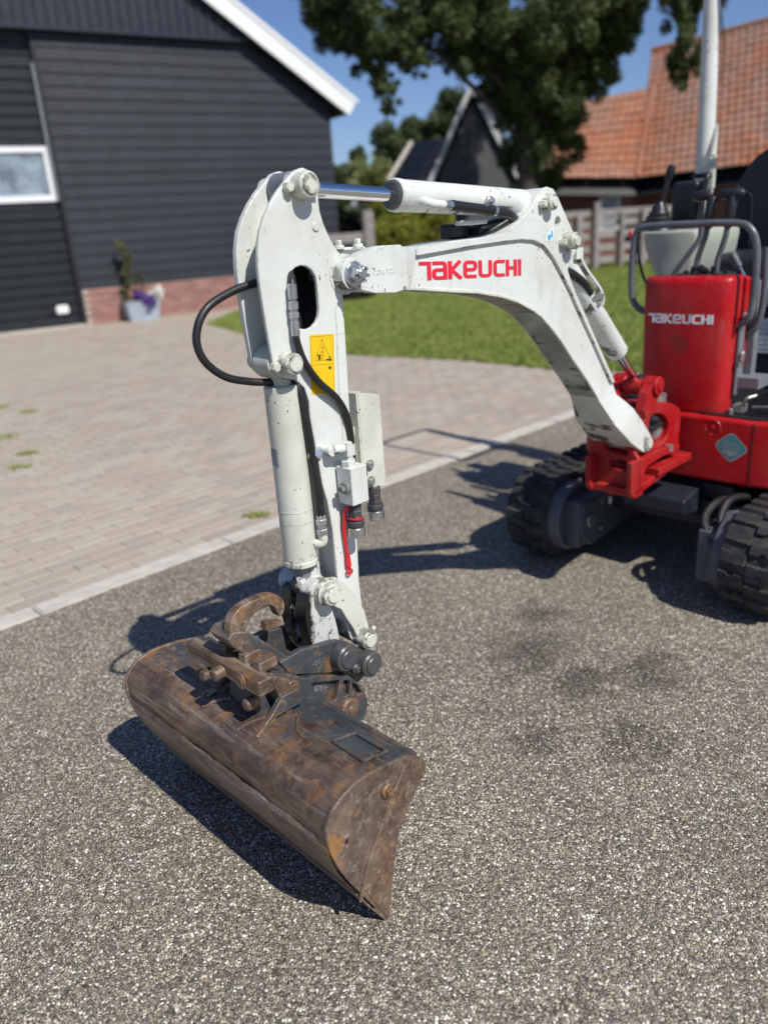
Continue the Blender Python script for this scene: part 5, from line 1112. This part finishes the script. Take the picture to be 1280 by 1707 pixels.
bm = bmesh.new(); prism(bm, [(AP, roofz(AP) + 0.03), (6.63, 4.17), (6.60, 4.10), (AP, roofz(AP) - 0.05)], -0.34, -0.265); new_obj('barge_cap', bm, 'whitewood', BARN, smooth=0)
bm = bmesh.new(); prism(bm, [(AP, roofz(AP) + 0.01), (6.59, 4.155), (6.42, 3.90), (AP, roofz(AP) - 0.36), (-9.6, roofz(AP) - 0.36 - 0.645 * 8.4), (-9.6, roofz(AP) - 0.645 * 8.4)], -0.268, 11.3); new_obj('roof', bm, 'rooftile_dark', BARN, smooth=0)
bm = bmesh.new(); box(bm, -3.7, 0, 0.16, 0.2, 0, 5.2); door = new_obj('sectional_door', bm, 'darktrim', BARN, smooth=0)
for k in range(26):
    z0 = 0.03 + 0.2 * k
    if z0 + 0.2 > 2.34 and z0 < 3.34: continue
    bm = bmesh.new(); box(bm, -3.68, -0.05, 0.10, 0.165, z0 + 0.003, z0 + 0.192); bmesh.ops.bevel(bm, geom=[e for e in bm.edges if abs(e.verts[0].co.z - e.verts[1].co.z) < 1e-6 and e.verts[0].co.y < 0.11 and e.verts[1].co.y < 0.11], offset=0.022, segments=2, affect='EDGES')
    new_obj('door_panel', bm, 'door', door, smooth=0)
bm = bmesh.new(); box(bm, -3.6, -0.05, 0.10, 0.165, 2.22, 2.355); box(bm, -3.6, -0.05, 0.10, 0.165, 3.325, 3.44); new_obj('door_rail', bm, 'door', door, smooth=0)
bm = bmesh.new()
for a in ((-1.85, -0.07, 2.36, 2.47), (-1.85, -0.07, 3.22, 3.32), (-1.85, -1.74, 2.46, 3.23), (-0.18, -0.07, 2.46, 3.23)): box(bm, a[0], a[1], 0.055, 0.12, a[2], a[3])
new_obj('window_frame', bm, 'whitewood', door, smooth=0)
bm = bmesh.new(); box(bm, -1.75, -0.17, 0.095, 0.10, 2.45, 3.24); new_obj('pane', bm, 'glass', door, smooth=0)
bm = bmesh.new(); box(bm, -0.50, -0.27, 0.05, 0.10, 0.26, 0.43); bmesh.ops.bevel(bm, geom=bm.edges[:], offset=0.02, segments=2, affect='EDGES'); new_obj('pull_handle', bm, 'whitewood', door, smooth=0)
bm = bmesh.new(); box(bm, -0.64, -0.51, 0.07, 0.10, 0.29, 0.38); new_obj('latch', bm, 'darktrim', door, smooth=0)
bm = bmesh.new(); box(bm, -0.05, 0.028, -0.03, 0.16, 0, 5.2); new_obj('door_jamb', bm, 'darktrim', BARN, smooth=0)
bm = bmesh.new(); box(bm, -0.10, -0.052, -0.01, 0.12, 2.36, 4.7); new_obj('door_track', bm, 'midgrey', BARN, smooth=0)
bm = bmesh.new(); box(bm, -3.9, 0.06, -0.22, 0.17, -0.03, 0.03); new_obj('threshold', bm, 'sill', BARN, smooth=0)
bm = bmesh.new(); box(bm, 0.03, 6.05, -0.028, 0.0, -0.02, 0.685); pl_ = new_obj('brick_plinth', bm, 'mortar', BARN, smooth=0)
bme = []
for i in range(4):
    bm = bmesh.new(); box(bm, 0, 0.212, -0.012, 0.02, 0, 0.058); bmesh.ops.recalc_face_normals(bm, faces=bm.faces); me = bpy.data.meshes.new('brick'); bm.to_mesh(me); bm.free(); me.materials.append(M['brick%d' % i]); bme.append(me)
for r in range(10):
    for k in range(27):
        x = 0.035 + 0.2225 * k + (0.11 if r % 2 else 0)
        if x + 0.212 > 6.06: continue
        o = bpy.data.objects.new('brick', bme[RNG.integers(4)]); link(o, pl_); o.location = (x, -0.026 + RNG.uniform(-.002, .002), 0.006 + 0.0682 * r)

# =================================================================== FOLIAGE
def leaf_mat(name, a, b, hi, sc=1.3):
    t = NT(name); g = t.new('ShaderNodeNewGeometry').outputs['Position']
    n = t.noise(sc, 4, 0.6, g); f = t.noise(23, 2, 0.5, g)
    co = t.mix(t.ramp(n, [(0.35, 0.0), (0.68, 1.0)]), a, b); co = t.mix(t.ramp(f, [(0.5, 0.0), (0.72, 0.7)]), co, hi)
    t.out(co, 0.5, spec=0.4)
    tr = t.new('ShaderNodeBsdfTranslucent'); t.l.new(co, tr.inputs[0]); mx = t.new('ShaderNodeMixShader'); mx.inputs[0].default_value = 0.22 if sc == 1.3 else 0.42
    t.l.new(t.b.outputs[0], mx.inputs[1]); t.l.new(tr.outputs[0], mx.inputs[2]); t.l.new(mx.outputs[0], t.n['Material Output'].inputs[0]); return t.m
M['leaf_oak'] = leaf_mat('oak_leaves', (0.036, 0.058, 0.016), (0.100, 0.130, 0.036), (0.21, 0.225, 0.08))
M['leaf_far'] = leaf_mat('far_leaves', (0.065, 0.095, 0.038), (0.125, 0.16, 0.062), (0.17, 0.19, 0.08), 0.5)
M['leaf_pale'] = leaf_mat('pale_leaves', (0.19, 0.22, 0.07), (0.28, 0.30, 0.11), (0.32, 0.33, 0.13), 0.7)
M['leaf_bush'] = leaf_mat('yellow_green_leaves', (0.20, 0.245, 0.036), (0.40, 0.39, 0.06), (0.60, 0.50, 0.10), 2.2)
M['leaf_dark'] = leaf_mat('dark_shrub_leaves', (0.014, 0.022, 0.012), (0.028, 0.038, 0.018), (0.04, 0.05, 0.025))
M['bark'] = plain('bark', (0.075, 0.060, 0.047), 0.9, var=0.4, sc=14, bump=0.8, bsc=40)
def crown(name, clumps, size, dens, mat, parent, sub=9, spread=0.72, org=(0, 0, 0), drop=0.0, sr=(0.28, 0.5)):
    """leaf-sized faces gathered in clusters through the volume of each clump"""
    Cs, Sz = [], []
    for (x, y, z, r) in clumps:
        for _ in range(sub):
            d = RNG.normal(size=3); d /= np.linalg.norm(d); q = np.array([x, y, z]) + d * r * spread * RNG.random() ** 0.45 * np.array([1, 1, 0.9])
            rr = r * RNG.uniform(*sr); n = max(20, int(dens * rr * rr))
            e = RNG.normal(size=(n, 3)); e /= np.linalg.norm(e, axis=1)[:, None]
            e *= (rr * RNG.random(n) ** 0.42)[:, None]; e[:, 2] -= drop * rr * RNG.random(n); Cs.append(q + e)
    P = np.concatenate(Cs) - np.array(org); n = len(P)
    nrm = RNG.normal(size=(n, 3)); nrm[:, 2] += 0.7; nrm /= np.linalg.norm(nrm, axis=1)[:, None]
    u = np.cross(nrm, RNG.normal(size=(n, 3))); u /= np.linalg.norm(u, axis=1)[:, None]; w = np.cross(nrm, u)
    s = size * RNG.uniform(0.6, 1.3, n)[:, None]
    Vv = np.stack([P - u * s * 0.62, P + w * s * 0.36 - nrm * s * 0.1, P + u * s * 0.62, P - w * s * 0.36 - nrm * s * 0.1], 1)
    return mesh_np(name, Vv.reshape(-1, 3), np.arange(4 * n).reshape(-1, 4), mat, parent)
def limb_bm(bm, pts, r0, r1):
    P = catmull(pts, 5); tube(bm, P, [r0 + (r1 - r0) * i / (len(P) - 1) for i in range(len(P))], 10, smooth=False)
MAIN = [(-0.33, 20.6, 5.9, 0.68), (0.19, 20.1, 5.41, 0.57), (-0.28, 20.6, 6.48, 0.82), (0.74, 19.6, 5.73, 0.77), (1.01, 20.1, 5.18, 0.6), (0.66, 19.6, 4.47, 0.41), (0.79, 19.6, 4.05, 0.23), (0.41, 20.6, 5.03, 0.42), (1.67, 20.6, 5.9, 0.89), (1.49, 20.1, 4.88, 0.31), (2.56, 20.6, 5.9, 1.08), (3.54, 21.1, 5.77, 1.24), (2.81, 20.6, 4.98, 0.39), (3.76, 20.6, 4.8, 0.72), (4.35, 20.6, 5.38, 1.25), (4.43, 20.6, 4.14, 0.69), (5.31, 21.1, 5.42, 1.12), (5.73, 20.6, 5.83, 0.94), (4.17, 21.1, 3.57, 0.66), (4.65, 21.1, 2.93, 0.6), (5.17, 21.6, 3.96, 0.79), (4.24, 21.1, 2.55, 0.3), (5.36, 21.6, 3.2, 0.45), (5.9, 21.1, 4.73, 0.51), (6.22, 20.6, 5.45, 0.5), (6.48, 20.6, 5.85, 0.47), (5.99, 20.6, 6.05, 0.71), (0.35, 21.1, 7.62, 1.86), (2.6, 21.6, 7.87, 2.27), (4.66, 22.1, 7.54, 1.62), (1.9, 22.1, 9.9, 2.01), (4.27, 21.6, 3.14, 0.68), (3.88, 21.1, 3.72, 0.56), (4.96, 21.6, 2.46, 0.38), (4.34, 21.6, 4.22, 0.75), (4.79, 21.6, 4.91, 1.03), (3.32, 21.1, 5.29, 0.83), (3.08, 21.1, 4.42, 0.36), (3.59, 21.1, 4.13, 0.56), (4.12, 21.6, 3.08, 0.61), (4.47, 21.1, 3.35, 0.67), (3.83, 21.6, 4.64, 0.68), (2.82, 21.6, 5.67, 0.85), (5.01, 21.6, 4.51, 0.86), (4.65, 21.6, 2.34, 0.34), (5.33, 21.1, 4.54, 0.74), (6.02, 21.6, 5.48, 0.77), (2.45, 21.1, 5.09, 0.43)]
STRAND = [(6.74, 18.6, 5.69, 0.47), (6.83, 18.6, 5.1, 0.43), (6.89, 18.6, 4.55, 0.4), (6.94, 18.6, 4.15, 0.31), (7.39, 18.6, 5.71, 0.47), (7.17, 19.1, 6.22, 0.81)]
FAR1 = [(4.85, 45.0, 7.0, 1.33), (3.94, 45.0, 6.07, 1.19), (3.27, 46.0, 5.2, 1.42), (1.97, 44.0, 5.39, 1.36), (2.92, 45.0, 5.77, 1.05), (1.31, 46.0, 4.79, 0.92), (5.23, 46.0, 5.66, 1.43), (4.53, 46.0, 4.23, 2.14)]
FAR2 = [(0.28, 36.0, 3.66, 1.0), (0.69, 36.0, 2.88, 1.11), (-0.32, 36.0, 3.18, 0.83)]
FAR3 = [(-0.83, 40.0, 3.79, 0.92), (-1.11, 40.0, 2.88, 0.92), (0.02, 41.0, 4.67, 0.57)]
BUSH = [(0.78, 20.0, 1.71, 0.62), (1.39, 20.5, 1.67, 0.71), (1.85, 20.0, 1.57, 0.54), (0.46, 20.0, 1.32, 0.54), (1.17, 20.0, 1.0, 0.77), (1.76, 20.0, 0.96, 0.7), (0.35, 20.0, 1.87, 0.28), (0.09, 21.0, 2.18, 0.32)]

o3 = (4.2, 21.2, 0)
OAK = empty('oak_tree', o3, 0, 'large dark green leafy tree with drooping crown in front of the red roof', 'tree')
crown('crown', MAIN, 0.080, 5200, 'leaf_oak', OAK, 17, 1.0, o3, 0.5, (0.16, 0.40))
crown('crown', STRAND, 0.075, 6000, 'leaf_oak', OAK, 16, 1.0, o3, 0.7, (0.2, 0.42))
bm = bmesh.new(); limb_bm(bm, [(0, 0, -0.05), (0.05, 0, 1.2), (-0.05, -0.1, 2.6), (0.0, -0.2, 4.4), (0.2, -0.4, 7.5)], 0.34, 0.14)
trunk = new_obj('trunk', bm, 'bark', OAK)
HI = [m for m in MAIN if m[2] > 6.3]
for q in range(9):
    c2 = HI[(q * 2) % len(HI)]; e = Vector((c2[0] - o3[0], c2[1] - o3[1], c2[2])); s0 = Vector((0, -0.2, 3.0 + 0.18 * q)); m = s0.lerp(e, 0.5) + Vector((0, 0, 0.5))
    bm = bmesh.new(); limb_bm(bm, [s0, m, e], 0.085, 0.015); new_obj('limb', bm, 'bark', trunk)
bm = bmesh.new(); limb_bm(bm, [(0.0, -0.2, 4.4), (1.5, -1.0, 6.6), (3.2, -1.9, 6.6), (3.75, -2.1, 5.0), (3.8, -2.1, 3.9)], 0.08, 0.01); new_obj('limb', bm, 'bark', trunk)
def small_tree(name, cl, size, dens, mat, label, cat, trunk_h, sub=10):
    cx = sum(c2[0] for c2 in cl) / len(cl); cy = sum(c2[1] for c2 in cl) / len(cl); o = empty(name, (cx, cy, 0), 0, label, cat)
    crown('crown', cl, size, dens, mat, o, sub, 0.75, (cx, cy, 0))
    bm = bmesh.new(); limb_bm(bm, [(0, 0, -0.05), (0.05, 0, trunk_h * 0.5), (0, 0, trunk_h)], 0.05 * trunk_h ** 0.5 + 0.03, 0.03); new_obj('trunk', bm, 'bark', o); return o
small_tree('tree', FAR1[:6], 0.24, 900, 'leaf_far', 'tall dark tree on the skyline left of the gabled wooden shed', 'tree', 5.5)
small_tree('tree', FAR1[6:], 0.24, 700, 'leaf_far', 'dark tree rising behind the roof of the gabled wooden shed', 'tree', 4.5)
small_tree('tree', FAR2, 0.20, 1100, 'leaf_pale', 'pale yellow-green rounded tree between barn and sheds', 'tree', 2.8)
small_tree('tree', FAR3, 0.20, 1000, 'leaf_far', 'low dark tree just right of the barn corner', 'tree', 3.0)
hw = [(x, y, 1.3 + 0.5 * math.sin(x), 1.6) for x, y in ((-4, 52), (-1, 53), (2, 52), (5, 54), (8, 52), (12, 53), (16, 52), (20, 51))]
stuff(crown('woodland', [(x, y, z + 0.5, 2.0) for x, y, z, r in hw], 0.3, 500, 'leaf_far', None, 12, 0.8))
small_tree('shrub', BUSH, 0.075, 5200, 'leaf_bush', 'yellow-green leafy bush above the boom, right of the wooden post', 'bush', 1.0, 12)
small_tree('shrub', [(-0.62, 21.5, 1.5, 0.55), (-0.75, 21.5, 0.7, 0.6), (-0.2, 21.8, 1.6, 0.4), (0.15, 21.6, 0.9, 0.45)], 0.07, 4500, 'leaf_dark', 'dark green shrub added as shading at the barn corner behind the wooden post', 'bush', 0.8, 12)  # shrub added to darken this gap, shade put into its leaf colour

# =================================================================== FARMHOUSE, SHEDS, FENCE
def tile_mat(i, cl):
    t = NT('clay_tile_%d' % i); g = t.new('ShaderNodeNewGeometry').outputs['Position']
    co = t.mix(t.ramp(t.noise(0.55, 5, 0.65, g), [(0.40, 0.0), (0.66, 0.75)]), cl, (0.27, 0.20, 0.165))
    co = t.mix(t.ramp(t.noise(1.3, 5, 0.7, g), [(0.54, 0.0), (0.72, 0.6)]), co, (0.14, 0.095, 0.075))
    return t.out(co, 0.8)
for i, cl in enumerate(((0.345, 0.125, 0.058), (0.325, 0.115, 0.053), (0.37, 0.138, 0.064), (0.31, 0.115, 0.060), (0.35, 0.148, 0.08))): M['tile%d' % i] = tile_mat(i, cl)
M['oldwood'] = plain('weathered_grey_wood', (0.27, 0.245, 0.225), 0.85, var=0.25, sc=8, bump=0.3)
M['shedwood'] = plain('dark_stained_boards', (0.125, 0.125, 0.135), 0.8, var=0.25, sc=6)
M['greywhite'] = plain('grey_white_bargeboard', (0.62, 0.64, 0.68), 0.6, var=0.08)
M['solar'] = NT('solar_panel').out((0.018, 0.021, 0.030), 0.22, 0.0)
FH = empty('farmhouse', (9.5, 22.6, 0), rad(-40), 'old farmhouse with a big orange clay tile roof and red brick walls behind the fence', 'farmhouse')
FHI = Matrix.Translation((9.5, 22.6, 0)) @ Matrix.Rotation(rad(-40), 4, 'Z'); FHI = FHI.inverted()
def fh(p): return FHI @ Vector(p)
EL, ER, RL, RR = (7.83, 24.0, 2.31), (13.96, 18.86, 2.48), (9.3, 27.5, 6.05), (15.4, 22.4, 6.55)
QL, QR, TL, TR_ = (5.2, 24.35, 2.50), (7.83, 24.0, 2.31), (6.2, 26.3, 4.55), (8.72, 25.6, 4.78)
def tile_me(i):
    bm = bmesh.new(); n = 6; prev = None
    for k in range(n + 1):
        u = k / n; z = 0.009 * math.sin(u * 2 * math.pi) + 0.02
        c2 = (bm.verts.new((u, 0, z + 0.028)), bm.verts.new((u, 1.06, z)), bm.verts.new((u, 0, z - 0.012)))
        if prev: bm.faces.new((prev[0], c2[0], c2[1], prev[1])); bm.faces.new((prev[2], c2[2], c2[0], prev[0]))
        prev = c2
    me = bpy.data.meshes.new('roof_tile'); bm.to_mesh(me); bm.free(); me.materials.append(M['tile%d' % i]); return me
TM = [tile_me(i) for i in range(5)]
slots = []
def roof_plane(a, b, c2, d, wt, ht):
    a, b, c2, d = (Vector(q) for q in (a, b, c2, d)); nu = int((b - a).length / wt); nv = int((c2 - a).length / ht)
    for r in range(nv):
        for k in range(nu):
            def P(u, v): return a.lerp(b, u).lerp(c2.lerp(d, u), v)
            o = P(k / nu, r / nv); U = P((k + 1) / nu, r / nv) - o; W_ = P(k / nu, (r + 1) / nv) - o; nn = U.cross(W_).normalized(); slots.append((o, U, W_, nn))
roof_plane(EL, ER, RL, RR, 0.20, 0.27); roof_plane(QL, QR, TL, TR_, 0.20, 0.27)
bm = bmesh.new()
for q in ((EL, ER, RR, RL), (QL, QR, TR_, TL)): bm.faces.new([bm.verts.new(fh(p) + Vector((0, 0, -0.45))) for p in q])
roof = new_obj('roof', bm, 'darktrim', FH, smooth=0)
vis = np.array([in_view(np.array([list(o)]), 40, 40)[0] for o, *_ in slots]); dist = np.array([o.length for o, *_ in slots]) + np.where(vis, 0, 1000)
oi = np.argsort(dist); extraV, extraF, extraM = [], [], []
for rank, j in enumerate(oi):
    o, U, W_, nn = slots[j]; mi = int(RNG.choice(5, p=[.3, .2, .25, .13, .12]))
    jit = nn * RNG.uniform(-.006, .012)
    Mw = FHI @ Matrix(((U.x, W_.x, nn.x, o.x + jit.x), (U.y, W_.y, nn.y, o.y + jit.y), (U.z, W_.z, nn.z, o.z + jit.z), (0, 0, 0, 1)))
    if rank < 300:
        ob = bpy.data.objects.new('roof_tile', TM[mi]); link(ob, roof); ob.matrix_local = Mw
    else:
        b0 = len(extraV); extraV += [tuple(Mw @ v.co) for v in TM[mi].vertices]; extraF += [tuple(b0 + i for i in p.vertices) for p in TM[mi].polygons]; extraM += [mi] * len(TM[mi].polygons)
stuff(mesh_np('roof_tiles', np.array(extraV), np.array(extraF), ['tile%d' % i for i in range(5)], roof, extraM))
bm = bmesh.new(); tube(bm, [fh(RL), fh(RR)], 0.11, 10, smooth=False); tube(bm, [fh(QR) + Vector((0, 0, .05)), fh(TR_) + Vector((0, 0, .05))], 0.08, 8, smooth=False); new_obj('ridge_tile', bm, 'tile1', roof)
def wallq(pts, h, name, mat, parent, back=0.45):
    bm = bmesh.new()
    for a, b in zip(pts, pts[1:]):
        bm.faces.new([bm.verts.new(fh(p)) for p in ((a[0], a[1], 0), (b[0], b[1], 0), (b[0], b[1], h), (a[0], a[1], h))])
    return new_obj(name, bm, mat, parent, smooth=0)
M['housebrick'] = plain('old_red_brick', (0.20, 0.075, 0.055), 0.9, var=0.3, sc=5)
wall = wallq([(5.2, 24.75), (8.1, 24.36), (14.2, 19.2)], 2.45, 'wall', 'housebrick', FH)
def facade_box(name, x0, x1, z0, z1, mat, parent, proud=0.04):
    a = Vector((5.2, 24.75)); d = (Vector((8.1, 24.36)) - a).normalized(); n = Vector((d.y, -d.x)); bm = bmesh.new(); vs = []
    for z in (z0, z1):
        for q in (0.004, proud):
            for x in (x0, x1): p = a + d * x + n * q; vs.append(bm.verts.new(fh((p.x, p.y, z))))
    for q in ((0, 1, 3, 2), (4, 6, 7, 5), (0, 4, 5, 1), (2, 3, 7, 6), (0, 2, 6, 4), (1, 5, 7, 3)): bm.faces.new([vs[i] for i in q])
    return new_obj(name, bm, mat, parent, smooth=0)
for x0, x1 in ((1.75, 2.35),):
    w = facade_box('window', x0, x1, 0.9, 2.1, 'whitewood', FH, 0.05); facade_box('pane', x0 + 0.1, x1 - 0.1, 1.0, 2.0, 'glass', w, 0.056); facade_box('orange_panel', x1 + 0.02, x1 + 0.30, 0.9, 2.1, 'tile0', w, 0.045)  # flat panel in tile orange beside the window
# gabled shed
SD = empty('gabled_shed', (3.47, 26, 0), rad(-14), 'dark wooden shed with a steep gable edged by grey bargeboards', 'shed')
bm = bmesh.new(); prism(bm, [(-1.05, 0), (1.05, 0), (1.05, 2.85), (0, 4.85), (-1.05, 2.85)], 0, 6.0); new_obj('wall', bm, 'shedwood', SD, smooth=0)
for k in range(14):
    x = -1.05 + 0.15 * k; xm = x + 0.075; zt = 2.85 + (1.05 - abs(xm)) * 1.905
    bm = bmesh.new(); box(bm, x + 0.006, x + 0.144, -0.022 - 0.006 * (k % 2), 0.0, 0.02, zt - 0.06); new_obj('board', bm, 'shedwood', SD, smooth=0)
for sg in (-1, 1):
    bm = bmesh.new(); prism(bm, [(0, 5.06), (sg * 1.30, 2.58), (sg * 1.42, 2.70), (0, 5.36)] if sg > 0 else [(0, 5.36), (-1.42, 2.70), (-1.30, 2.58), (0, 5.06)], -0.16, -0.10); new_obj('barge_board', bm, 'greywhite', SD, smooth=0)
    bm = bmesh.new(); prism(bm, [(0, 5.30), (sg * 1.45, 2.62), (sg * 1.38, 2.56), (0, 5.12)], -0.10, 6.2); new_obj('roof', bm, 'rooftile_dark', SD, smooth=0)
LB = empty('low_shed', (2.2, 29, 0), 0, 'low outbuilding with a dark panelled roof and pale verge, left of the gabled shed', 'shed')
q = [(-1.30, -0.9, 2.86), (1.6, -1.3, 2.75), (2.6, 1.1, 4.30), (-0.30, 1.5, 4.20)]
bm = bmesh.new(); a = [bm.verts.new(p) for p in q]; b = [bm.verts.new((p[0], p[1], p[2] - 0.12)) for p in q]; bm.faces.new(a); bm.faces.new(b)
for i in range(4): bm.faces.new((a[i], a[(i + 1) % 4], b[(i + 1) % 4], b[i]))
lr = new_obj('roof', bm, 'rooftile_dark', LB, smooth=0)
for r in range(4):
    for k in range(3):
        def P(u, v): return (Vector(q[0]).lerp(Vector(q[1]), u)).lerp(Vector(q[3]).lerp(Vector(q[2]), u), v) + Vector((0, -0.03, 0.05))
        bm = bmesh.new(); bm.faces.new([bm.verts.new(P(u, v)) for u, v in ((0.04 + .32 * k, 0.03 + .24 * r), (0.35 + .32 * k, 0.03 + .24 * r), (0.35 + .32 * k, 0.255 + .24 * r), (0.04 + .32 * k, 0.255 + .24 * r))])
        bmesh.ops.solidify(bm, geom=bm.faces[:], thickness=0.03); new_obj('roof_panel', bm, 'solar', lr, smooth=0)
bm = bmesh.new(); tube(bm, [Vector(q[0]) + Vector((-0.03, -0.05, 0.02)), Vector(q[3]) + Vector((-0.03, 0, 0.02))], 0.075, 6, smooth=False); new_obj('verge_board', bm, 'sill', LB, smooth=0)
bm = bmesh.new(); box(bm, -1.1, 1.6, -0.7, 3.0, 0, 2.75); new_obj('wall', bm, 'shedwood', LB, smooth=0)
# wooden fence
FN = empty('wooden_fence', (4.4, 22.1, 0), math.atan2(1.3, 5.2), 'weathered grey wooden post and rail fence at the far side of the lawn', 'fence')
for k, (x, h, w_) in enumerate(((0.35, 1.50, 0.10), (1.45, 1.42, 0.17), (1.98, 1.72, 0.15), (2.75, 1.45, 0.10), (3.45, 1.50, 0.16), (4.6, 1.5, 0.12), (5.8, 1.5, 0.14), (-0.9, 1.5, 0.14))):
    bm = bmesh.new(); box(bm, x - w_ / 2, x + w_ / 2, -0.07 - 0.02 * (k % 2), 0.06, -0.05, h); bmesh.ops.bevel(bm, geom=bm.edges[:], offset=0.012, segments=1, affect='EDGES'); new_obj('post', bm, 'oldwood', FN, smooth=0)
for k, z in enumerate((0.14, 0.46, 0.80, 1.10, 1.36)):
    for x0, x1 in ((-1.0, 2.0), (2.02, 6.0)):
        bm = bmesh.new(); dz = RNG.uniform(-.03, .03); vs = [bm.verts.new(p) for p in ((x0, 0.07, z), (x1, 0.07, z + dz), (x1, 0.105, z + dz), (x0, 0.105, z), (x0, 0.07, z + 0.19), (x1, 0.07, z + dz + 0.17), (x1, 0.105, z + dz + 0.17), (x0, 0.105, z + 0.19))]
        for f in ((0, 1, 5, 4), (1, 2, 6, 5), (2, 3, 7, 6), (3, 0, 4, 7), (4, 5, 6, 7), (3, 2, 1, 0)): bm.faces.new([vs[i] for i in f])
        new_obj('rail', bm, 'oldwood', FN, smooth=0)
# wooden post with rail next to the barn
GP = empty('wooden_gate', (0.10, 19.2, 0), rad(8), 'weathered wooden post with one grey rail running towards the barn corner', 'fence')
bm = bmesh.new(); box(bm, -0.13, 0.12, -0.1, 0.1, -0.05, 1.86); bmesh.ops.bevel(bm, geom=bm.edges[:], offset=0.03, segments=2, affect='EDGES'); new_obj('post', bm, 'oldwood', GP, smooth=0)
bm = bmesh.new(); box(bm, -1.5, -0.132, -0.04, 0.04, 1.18, 1.40); new_obj('rail', bm, 'oldwood', GP, smooth=0)
bm = bmesh.new(); bmesh.ops.create_uvsphere(bm, u_segments=32, v_segments=16, radius=1.0)
for v in bm.verts:
    v.co = Vector((v.co.x * 0.72, v.co.y * 0.6, max(-0.5, v.co.z) * 0.75)) * (1 + 0.05 * math.sin(7 * v.co.x + 5 * v.co.y))
mo = new_obj('covered_mound', bm, 'blackplastic', smooth=60); mo.location = (-0.50, 18.2, 0.375); tag(mo, 'black plastic covered mound low in front of the wooden post', 'tarpaulin')

# =================================================================== PLANTER
def bw(tt, off, z): p = BX0 + BD * tt + BN * off; return (p.x, p.y, z)
M['planter'] = plain('blue_grey_pot', (0.33, 0.37, 0.42), 0.6, var=0.12, sc=4)
M['purple'] = plain('purple_petals', (0.11, 0.055, 0.26), 0.6)
M['whitepetal'] = plain('white_petals', (0.72, 0.72, 0.66), 0.6)
M['drystem'] = leaf_mat('dry_climber', (0.14, 0.15, 0.05), (0.22, 0.21, 0.10), (0.30, 0.28, 0.16), 3)
PT = empty('planter', bw(1.06, 0.36, 0), rad(31.5), 'square blue-grey planter with a leaning climber against the barn plinth', 'planter')
bm = bmesh.new()
rows = [[bm.verts.new((x * k, y * k, z)) for x, y in ((-0.34, -0.2), (0.34, -0.2), (0.34, 0.2), (-0.34, 0.2))] for z, k in ((0, 0.86), (0.36, 1.0), (0.40, 1.06), (0.40, 0.95), (0.33, 0.92))]
for a, b in zip(rows, rows[1:]):
    for i in range(4): bm.faces.new((a[i], a[(i + 1) % 4], b[(i + 1) % 4], b[i]))
bm.faces.new(rows[0]); bm.faces.new(rows[-1]); new_obj('pot', bm, 'planter', PT, smooth=0)
cl = [(-0.27 + 0.02 * k - (0.16 if k > 8 else 0) * (k - 8) / 2.2, 0.02, 0.45 + 0.105 * k, 0.11) for k in range(11)]
crown('climber', cl, 0.05, 9000, 'drystem', PT, 6, 0.8)
crown('climber', [(-0.02, 0.05, 0.55, 0.08), (0.0, 0.05, 0.72, 0.07), (0.02, 0.05, 0.85, 0.06), (0.12, 0.06, 0.8, 0.07), (0.14, 0.06, 0.65, 0.07)], 0.04, 8000, 'drystem', PT, 5, 0.8)
crown('purple_flower', [(-0.02, -0.12, 0.47, 0.15), (0.12, -0.18, 0.42, 0.14), (0.15, -0.24, 0.33, 0.11)], 0.07, 9000, 'purple', PT, 7, 0.8)
crown('white_flower', [(0.26, -0.12, 0.52, 0.13), (0.35, -0.12, 0.58, 0.12), (0.31, -0.2, 0.42, 0.10), (0.38, -0.1, 0.50, 0.10)], 0.07, 9000, 'whitepetal', PT, 6, 0.8)
bm = bmesh.new(); tube(bm, [(-0.25, 0.05, 0.3), (-0.2, 0.05, 0.8), (-0.1, 0.05, 1.2)], 0.02, 8); new_obj('stake', bm, 'oldwood', PT)
